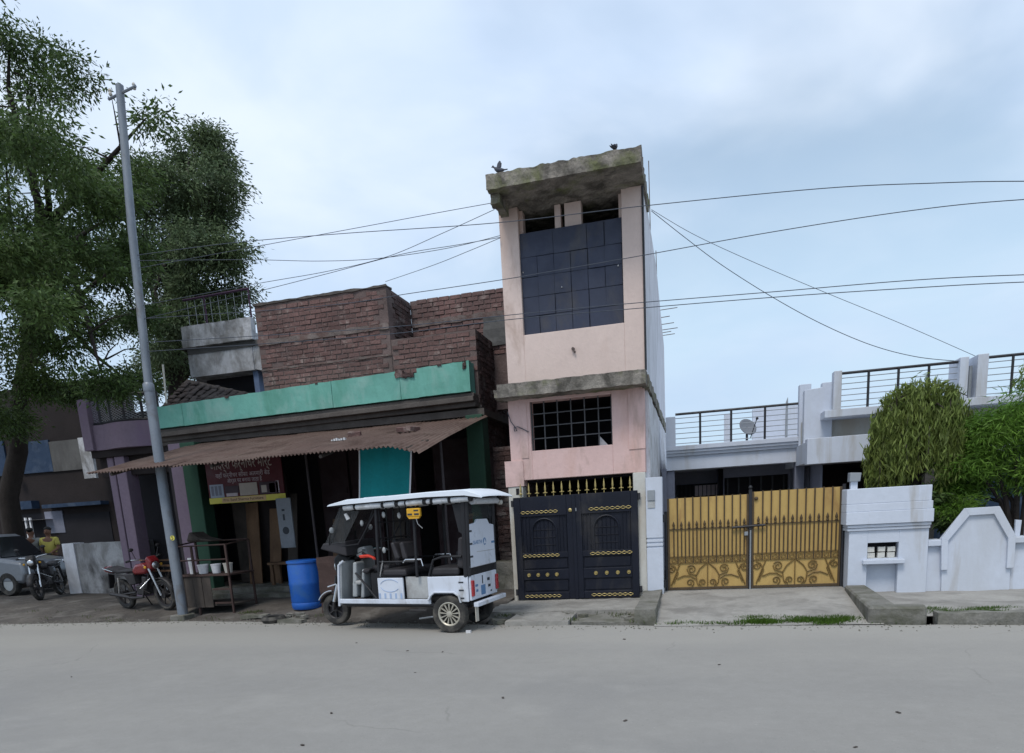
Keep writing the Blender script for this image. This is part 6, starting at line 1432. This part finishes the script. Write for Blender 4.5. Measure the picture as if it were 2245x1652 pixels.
# dark street shops at far left
LS = thing('blue_shop_row', (-16.5, 17, 0.1), 'shaded row of shops with blue shutter hoods behind the parked car', 'building')
YS = 19.0
def rect(x0, y0, x1, y1, Y):
    a, b = onY(x0, y1, Y), onY(x1, y0, Y); return a.x, b.x, min(a.z, b.z), max(a.z, b.z)
X0, X1 = onY(-60, 1000, YS).x, onY(262, 1000, YS).x
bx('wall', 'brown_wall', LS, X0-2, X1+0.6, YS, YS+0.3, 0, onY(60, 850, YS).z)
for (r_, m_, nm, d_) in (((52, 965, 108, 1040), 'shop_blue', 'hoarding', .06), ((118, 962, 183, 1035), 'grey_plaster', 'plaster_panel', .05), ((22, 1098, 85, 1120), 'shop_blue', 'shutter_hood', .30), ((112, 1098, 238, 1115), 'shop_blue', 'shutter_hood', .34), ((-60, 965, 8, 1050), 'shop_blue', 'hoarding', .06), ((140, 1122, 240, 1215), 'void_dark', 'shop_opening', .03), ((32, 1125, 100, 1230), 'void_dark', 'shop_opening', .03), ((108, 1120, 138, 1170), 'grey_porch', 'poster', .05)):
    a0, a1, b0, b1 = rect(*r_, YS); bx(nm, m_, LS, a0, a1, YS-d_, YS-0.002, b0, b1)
a0, a1, b0, b1 = rect(30, 1138, 118, 1144, YS); bx('shelf', 'white_trim', LS, a0, a1, YS-0.35, YS-0.04, b0, b1)
for px in (35, 68, 78):
    q = onY(px, 1180, YS-.2); bx('shelf_post', 'white_trim', LS, q.x-.03, q.x+.03, YS-.3, YS-.24, 0.9, onY(px, 1135, YS-.2).z)
q = onY(36, 1045, YS-.2); p = MB(); p.lathe([(.04, 0), (.10, -.03), (.12, -.15), (.05, -.22)], (q.x, YS-.25, q.z+.1), 'z', 12); p.build('shop_lamp', 'litter_pale', LS, smooth=True)
a0, a1, b0, b1 = rect(185, 958, 195, 1050, 18.3); 
p = MB(); p.box(a0, a1, 18.3, 18.4, b0, b1); o = p.build('white_board', 'dirty_white', LS)

# ================================================================== TREES, LEFT
def px_clumps(lst, Y, dy=0.8):
    out = []
    for (x, y, r_, d_) in lst:
        Yk = Y+random.uniform(-dy, dy); q = onY(x, y, Yk); out.append(((q.x, Yk, q.z), (r_, r_, r_*0.8), d_))
    return out
random.seed(17)
T = thing('roadside_tree', (onY(30, 1190, 16.2).x, 16.2, 0.05), 'large leaning roadside tree with dark trunk behind the parked car', 'tree')
cl = px_clumps([(20, 90, 1.1, .8), (60, 200, 1.0, .7), (10, 330, 1.2, 1), (110, 330, 1.0, .8), (180, 400, .9, .7), (60, 470, 1.1, 1), (160, 520, 1.0, .9), (250, 470, .7, .5), (30, 600, 1.0, 1), (130, 640, 1.0, .8), (230, 610, .8, .55), (290, 560, .6, .4), (40, 740, .9, .7), (120, 790, .7, .5), (230, 740, .6, .35), (300, 700, .5, .35), (60, 850, .8, .8), (150, 860, .55, .7), (230, 850, .5, .6), (300, 850, .45, .5), (20, 920, .7, .8), (320, 260, .45, .2), (310, 380, .5, .3), (160, 180, .6, .35), (-80, 500, 1.3, 1), (-90, 250, 1.3, 1), (-100, 750, 1.2, .9), (-200, 600, 1.5, 1), (-220, 300, 1.6, 1), (-70, 880, 1.0, .8)], 13.2, 1.5)
cl += px_clumps([(60, 300, .8, .7), (150, 420, .7, .6), (40, 560, .8, .7), (200, 560, .6, .4), (100, 700, .7, .5), (-100, 400, 1.0, .8), (-150, 650, 1.0, .8)], 10.6, .8)  # nearer clumps, partly out of view, added to shade the left side
for k in range(22):                                   # boughs added over the verge, mostly out of view, to shade the left
    cl.append(((random.uniform(-19.5, -12.4), random.uniform(8.6, 13.5), random.uniform(5.6, 8.4)), (1.2, 1.2, .8), .8))
crown('crown', 'leaf_neem', cl, T, per=3300, twig=30, tw_r=0.22, L_=0.105, W_=0.036, droop=0.45)
tp = [onY(30, 1200, 16.2), onY(18, 1090, 16.2), onY(40, 990, 16.1), onY(38, 900, 15.8), onY(60, 780, 15.2), onY(90, 650, 14.6), onY(100, 500, 14.2)]
tp[0].z = 0.0
limbs('limbs', 'bark', tp[0], 0.29, [c[0] for c in cl[:22]], T, tp)
random.seed(23)
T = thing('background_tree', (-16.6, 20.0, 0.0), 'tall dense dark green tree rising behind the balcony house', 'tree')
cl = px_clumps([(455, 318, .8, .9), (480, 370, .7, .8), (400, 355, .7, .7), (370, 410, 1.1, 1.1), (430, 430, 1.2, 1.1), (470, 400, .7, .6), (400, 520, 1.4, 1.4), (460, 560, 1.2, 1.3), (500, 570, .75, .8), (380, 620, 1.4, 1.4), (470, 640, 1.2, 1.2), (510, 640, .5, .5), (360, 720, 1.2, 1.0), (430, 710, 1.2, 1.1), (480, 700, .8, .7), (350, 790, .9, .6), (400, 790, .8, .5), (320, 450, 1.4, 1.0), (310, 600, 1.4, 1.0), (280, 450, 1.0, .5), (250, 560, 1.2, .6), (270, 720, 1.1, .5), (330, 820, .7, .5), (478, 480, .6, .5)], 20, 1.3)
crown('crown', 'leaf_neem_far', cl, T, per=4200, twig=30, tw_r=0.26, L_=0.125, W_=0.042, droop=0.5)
b = (-16.6, 20, 0); tp = [(-16.6, 20, 0), (-16.5, 20, 3), (-16.2, 20, 6), (-15.8, 20, 8.5), (-15.4, 20, 10.5)]
limbs('limbs', 'bark', b, 0.32, [c[0] for c in cl], T, tp)

# ================================================================== WIRES
def wire(pts, label, r_=0.0052, cat='wire', ext=None):
    """pts: (x, y, Y) picture points with their distance"""
    P_ = [onY(*p_) for p_ in pts]
    if ext: P_ = [Vector(ext)]+P_
    # smooth through the points
    S_ = []
    for i in range(len(P_)-1):
        p0 = P_[max(0, i-1)]; p1 = P_[i]; p2 = P_[i+1]; p3 = P_[min(len(P_)-1, i+2)]
        for k in range(8):
            t_ = k/8; S_.append(0.5*((2*p1)+(p2-p0)*t_+(2*p0-5*p1+4*p2-p3)*t_*t_+(3*p1-p0-3*p2+p3)*t_**3))
    S_.append(P_[-1])
    mb = MB(); mb.tube(S_, r_, 5); o = mb.build('overhead_wire', 'wire_dark', smooth=True); seat_origin(o, S_[0])
    tag(o, label, cat, 'overhead wires'); return o
pole_top = (-8.60, 10.3, 8.0)
wire([(300, 560, 10.3), (510, 533, 10.2), (760, 512, 10.1), (1090, 489, 9.9), (1412, 452, 9.8), (1800, 414, 9.7), (2050, 402, 9.6), (2245, 398, 9.5), (2700, 400, 9.4)], 'long street wire crossing the pink house just under its mossy canopy')
wire([(300, 700, 10.3), (700, 672, 10.2), (905, 643, 10.1), (1100, 614, 10.0), (1230, 592, 9.95), (1412, 560, 9.9), (1700, 508, 9.8), (2000, 462, 9.7), (2245, 438, 9.6), (2700, 415, 9.5)], 'street wire crossing the middle of the upper shutter panels')
wire([(310, 752, 10.3), (800, 722, 10.2), (1110, 692, 10.0), (1370, 667, 9.9), (1700, 640, 9.8), (2000, 615, 9.7), (2245, 603, 9.6), (2700, 590, 9.5)], 'upper of two close street wires across the bottom shutter panels')
wire([(312, 772, 10.3), (800, 738, 10.2), (1110, 702, 10.0), (1370, 679, 9.9), (1700, 652, 9.8), (2000, 632, 9.7), (2245, 619, 9.6), (2700, 604, 9.5)], 'lower of two close street wires across the bottom shutter panels')
wire([(296, 590, 10.3), (540, 545, 10.4), (800, 497, 10.6), (960, 467, 10.75), (1082, 445, 10.85)], 'service wire rising to the corner under the mossy canopy', 0.0045)
wire([(300, 572, 10.3), (540, 570, 10.4), (700, 573, 10.5), (830, 567, 10.6), (980, 545, 10.8), (1097, 517, 10.95)], 'service wire nearly level, ending on the pink wall edge', 0.0045)
wire([(312, 670, 10.3), (555, 624, 10.4), (720, 595, 10.5), (850, 563, 10.6), (970, 512, 10.75), (1084, 460, 10.9)], 'service wire crossing three others on its climb to the canopy', 0.0045)
wire([(315, 700, 10.3), (555, 642, 10.4), (720, 600, 10.5), (880, 558, 10.65), (1000, 538, 10.8), (1097, 521, 10.95)], 'service wire from the balcony railing side up to the pink wall edge', 0.0045)
wire([(845, 618, 12.7), (950, 582, 12.0), (1030, 550, 11.5), (1097, 522, 11.0)], 'short service wire from the brick wall top to the pink house', 0.0045)
wire([(1428, 463, 13.2), (1500, 520, 13.3), (1580, 580, 13.4), (1690, 650, 13.5), (1800, 710, 13.6), (1910, 757, 13.7), (2010, 783, 13.75), (2108, 793, 13.8)], 'thick service cable sagging from pink house to the white terrace post', 0.006)
wire([(1428, 460, 13.2), (1520, 514, 13.3), (1640, 570, 13.4), (1800, 638, 13.6), (1980, 712, 13.8), (2140, 782, 13.9)], 'straighter service cable from pink house to the white terrace post', 0.0045)

# ================================================================== BIRDS ON THE CANOPY
def bird(loc, rz, label, wings):
    Bd = thing('pigeon', loc, label, 'bird', 'birds on the canopy', local=True)
    mb = MB(); vs = []; n = 10
    secs = [(-0.20, .004, .012, .085), (-0.13, .018, .014, .085), (-0.07, .036, .036, .09), (0.0, .052, .052, .10), (0.06, .046, .052, .115), (0.10, .03, .036, .145), (0.115, .024, .027, .172), (0.13, .026, .027, .19), (0.152, .016, .018, .19), (0.168, .006, .007, .184), (0.182, .002, .002, .181)]
    for (x, ry, rz_, zc3) in secs:
        for k in range(n): t_ = 2*math.pi*k/n; vs.append((x, ry*math.cos(t_), zc3+rz_*math.sin(t_)))
    fs = [(i*n+k, i*n+(k+1) % n, (i+1)*n+(k+1) % n, (i+1)*n+k) for i in range(len(secs)-1) for k in range(n)]+[tuple(range(n)), tuple(range(len(vs)-1, len(vs)-n-1, -1))]
    mb.add(vs, fs); mb.build('body', 'feather', Bd, smooth=True, world=False)
    for s in (-1, 1):
        p = MB()
        if wings: p.prism([(-0.02, .12), (0.05, .13), (0.02, .22), (-0.03, .27), (-0.06, .25), (-0.05, .18)], *sorted((s*.03, s*.045)))
        else: p.prism([(0.06, .12), (0.03, .14), (-0.06, .12), (-0.17, .085), (-0.08, .075), (0.03, .085)], *sorted((s*.045, s*.058)))
        p.build('wing', 'feather', Bd, bev=.004, world=False)
        p = MB(); p.tube([(0.0, s*.02, .06), (0.01, s*.02, 0.0), (0.035, s*.022, 0.002)], .005, 5); p.build('leg', 'rust_red', Bd, world=False)
        p = MB(); p.ball((0.135, s*.022, .195), .005, 6); p.build('eye', 'hair', Bd, world=False)
    Bd.rotation_euler = (0, 0, rz); Bd.scale = (.62, .62, .62); return Bd
q = onY(1094, 372, 10.36); bird((q.x, 10.36, 6.185), R(180), 'pigeon with raised wings at the left corner of the mossy canopy', True)
q = onY(1347, 325, 10.36); bird((q.x, 10.36, 6.195), R(75), 'pigeon sitting upright with folded wings on the mossy canopy', False)

# ================================================================== GROUND COVER AND LITTER
def grass(name, label, spots, n, h_, m_='leaf_grass', spread=(.5, .1)):
    Cs = []; Ds = []; Ls = []
    for (x, y, z, wx, wy, cnt) in spots:
        for k in range(cnt):
            Lk = h_*random.uniform(.5, 1.2); gx, gy = x+random.gauss(0, wx), y+random.gauss(0, wy)
            d = Vector((random.gauss(0, .5), random.gauss(0, .5), 1)).normalized(); zz = z(gx, gy) if callable(z) else z
            Cs.append((gx+d.x*Lk/2, gy+d.y*Lk/2, zz+d.z*Lk/2-.01)); Ds.append(tuple(d)); Ls.append(Lk)
    o = leaf_object(name, m_, np.array(Cs), np.array(Ds), np.array(Ls), np.array(Ls)*.13)
    o['kind'] = 'stuff'; o['label'] = label; o['category'] = 'grass'; return o
random.seed(41)
sp = []
for k in range(26):
    px = random.uniform(1640, 1890); q = onZ(px, random.uniform(1352, 1366), 0.02); sp.append((q.x, q.y, 0.01, .09, .045, 330))
for k in range(16):
    px = random.uniform(1460, 1640); q = onZ(px, random.uniform(1364, 1370), 0.01); sp.append((q.x, q.y, 0.0, .08, .02, 60))
for k in range(22):
    q = onZ(random.uniform(1990, 2245), random.uniform(1334, 1346), 0.06); sp.append((q.x, q.y, 0.05, .1, .045, 260))
for k in range(8):
    q = onZ(random.uniform(1900, 2000), random.uniform(1360, 1369), 0.0); sp.append((q.x, q.y, 0.0, .06, .03, 20))
grass('grass', 'short green grass along driveway and kerb edges', sp, 0, .058)
sp = []
for (px, py, cnt) in ((540, 1345, 60), (565, 1343, 60), (1120, 1345, 70), (1150, 1340, 60), (1330, 1345, 60), (1360, 1352, 40), (1250, 1362, 40), (1105, 1352, 50), (1400, 1365, 30), (700, 1352, 30)):
    q = onZ(px, py, 0.03); sp.append((q.x, q.y, 0.03, .07, .05, cnt))
for k in range(20):
    q = onZ(random.uniform(60, 640), random.uniform(1345, 1362), 0.0); sp.append((q.x, q.y, gz, .1, .05, 12))
grass('weeds', 'small grey green weeds in cracks of the verge', sp, 0, .07, 'leaf_weed')['category'] = 'weeds'
# rubble by the forecourt: countable stones
random.seed(51)
for k in range(26):
    if k < 17: q = onZ(random.choice((random.uniform(1095, 1160), random.uniform(1240, 1290), random.uniform(1320, 1395))), random.uniform(1338, 1366), 0.02)
    else: q = onZ(random.uniform(560, 690), random.uniform(1350, 1364), 0.02)
    s = random.uniform(.03, .085); p = MB(); p.rough_box(-s, s, -s*.8, s*.8, 0, s*.9, s*.7, s*.35, k*1.9, 9.0)
    o = p.build('stone', 'concrete_edge'); o.location = (q.x, q.y, 0.0); o.rotation_euler = (0, 0, random.uniform(0, 6))
    if k < 17: tag(o, 'small grey rubble stone on the broken edge before the navy gate', 'stone', 'rubble before the navy gate')
    else: tag(o, 'small grey rubble stone on the road edge near the blue drum', 'stone', 'rubble near the blue drum')
random.seed(61)
for k in range(13):
    px, py = random.uniform(30, 2200), random.uniform(1395, 1640); q = onZ(px, py, 0.0)
    s = random.uniform(.006, .014); p = MB(); p.rough_box(-s*1.6, s*1.6, -s*.8, s*.8, 0, .006, s, .003, k, 9.0)
    o = p.build('road_litter', 'wood_grey'); o.location = (q.x, q.y, 0.002); o.rotation_euler = (0, 0, random.uniform(0, 6))
    tag(o, 'dark dry leaf scrap lying on the open road', 'litter', 'scraps on the road')
q = onZ(1028, 1388, 0.0); p = MB(); p.rough_box(-.03, .03, -.02, .02, 0, .035, .02, .01, 1); o = p.build('wheel_chock', 'litter_pale'); o.location = (q.x, q.y, 0.0); tag(o, 'small white stone wedged by the rickshaw rear wheel', 'stone')

# loose grit gathered along the road edge
random.seed(71); mb = MB()
for k in range(1500):
    x = random.uniform(-17, 5.5); y = edge_y(x)+random.gauss(-.06, .16); s = random.uniform(.006, .022)
    if -0.5 < x < 2.2 and y > edge_y(x)+.02: continue
    z = max(0.0, gz(x, y)) if x < -2.9 else 0.0
    a = random.uniform(0, 6); c_, s_ = math.cos(a)*s, math.sin(a)*s
    mb.add([(x+c_, y+s_, z-.003), (x-s_, y+c_, z-.003), (x-c_, y-s_, z-.003), (x+s_, y-c_, z-.003), (x+random.uniform(-.3, .3)*s, y, z+s*.8)], [(0, 1, 4), (1, 2, 4), (2, 3, 4), (3, 0, 4)])
o = mb.build('grit', 'concrete_edge'); o['kind'] = 'stuff'; o['label'] = 'loose grit and small stones along the road edge'; o['category'] = 'grit'
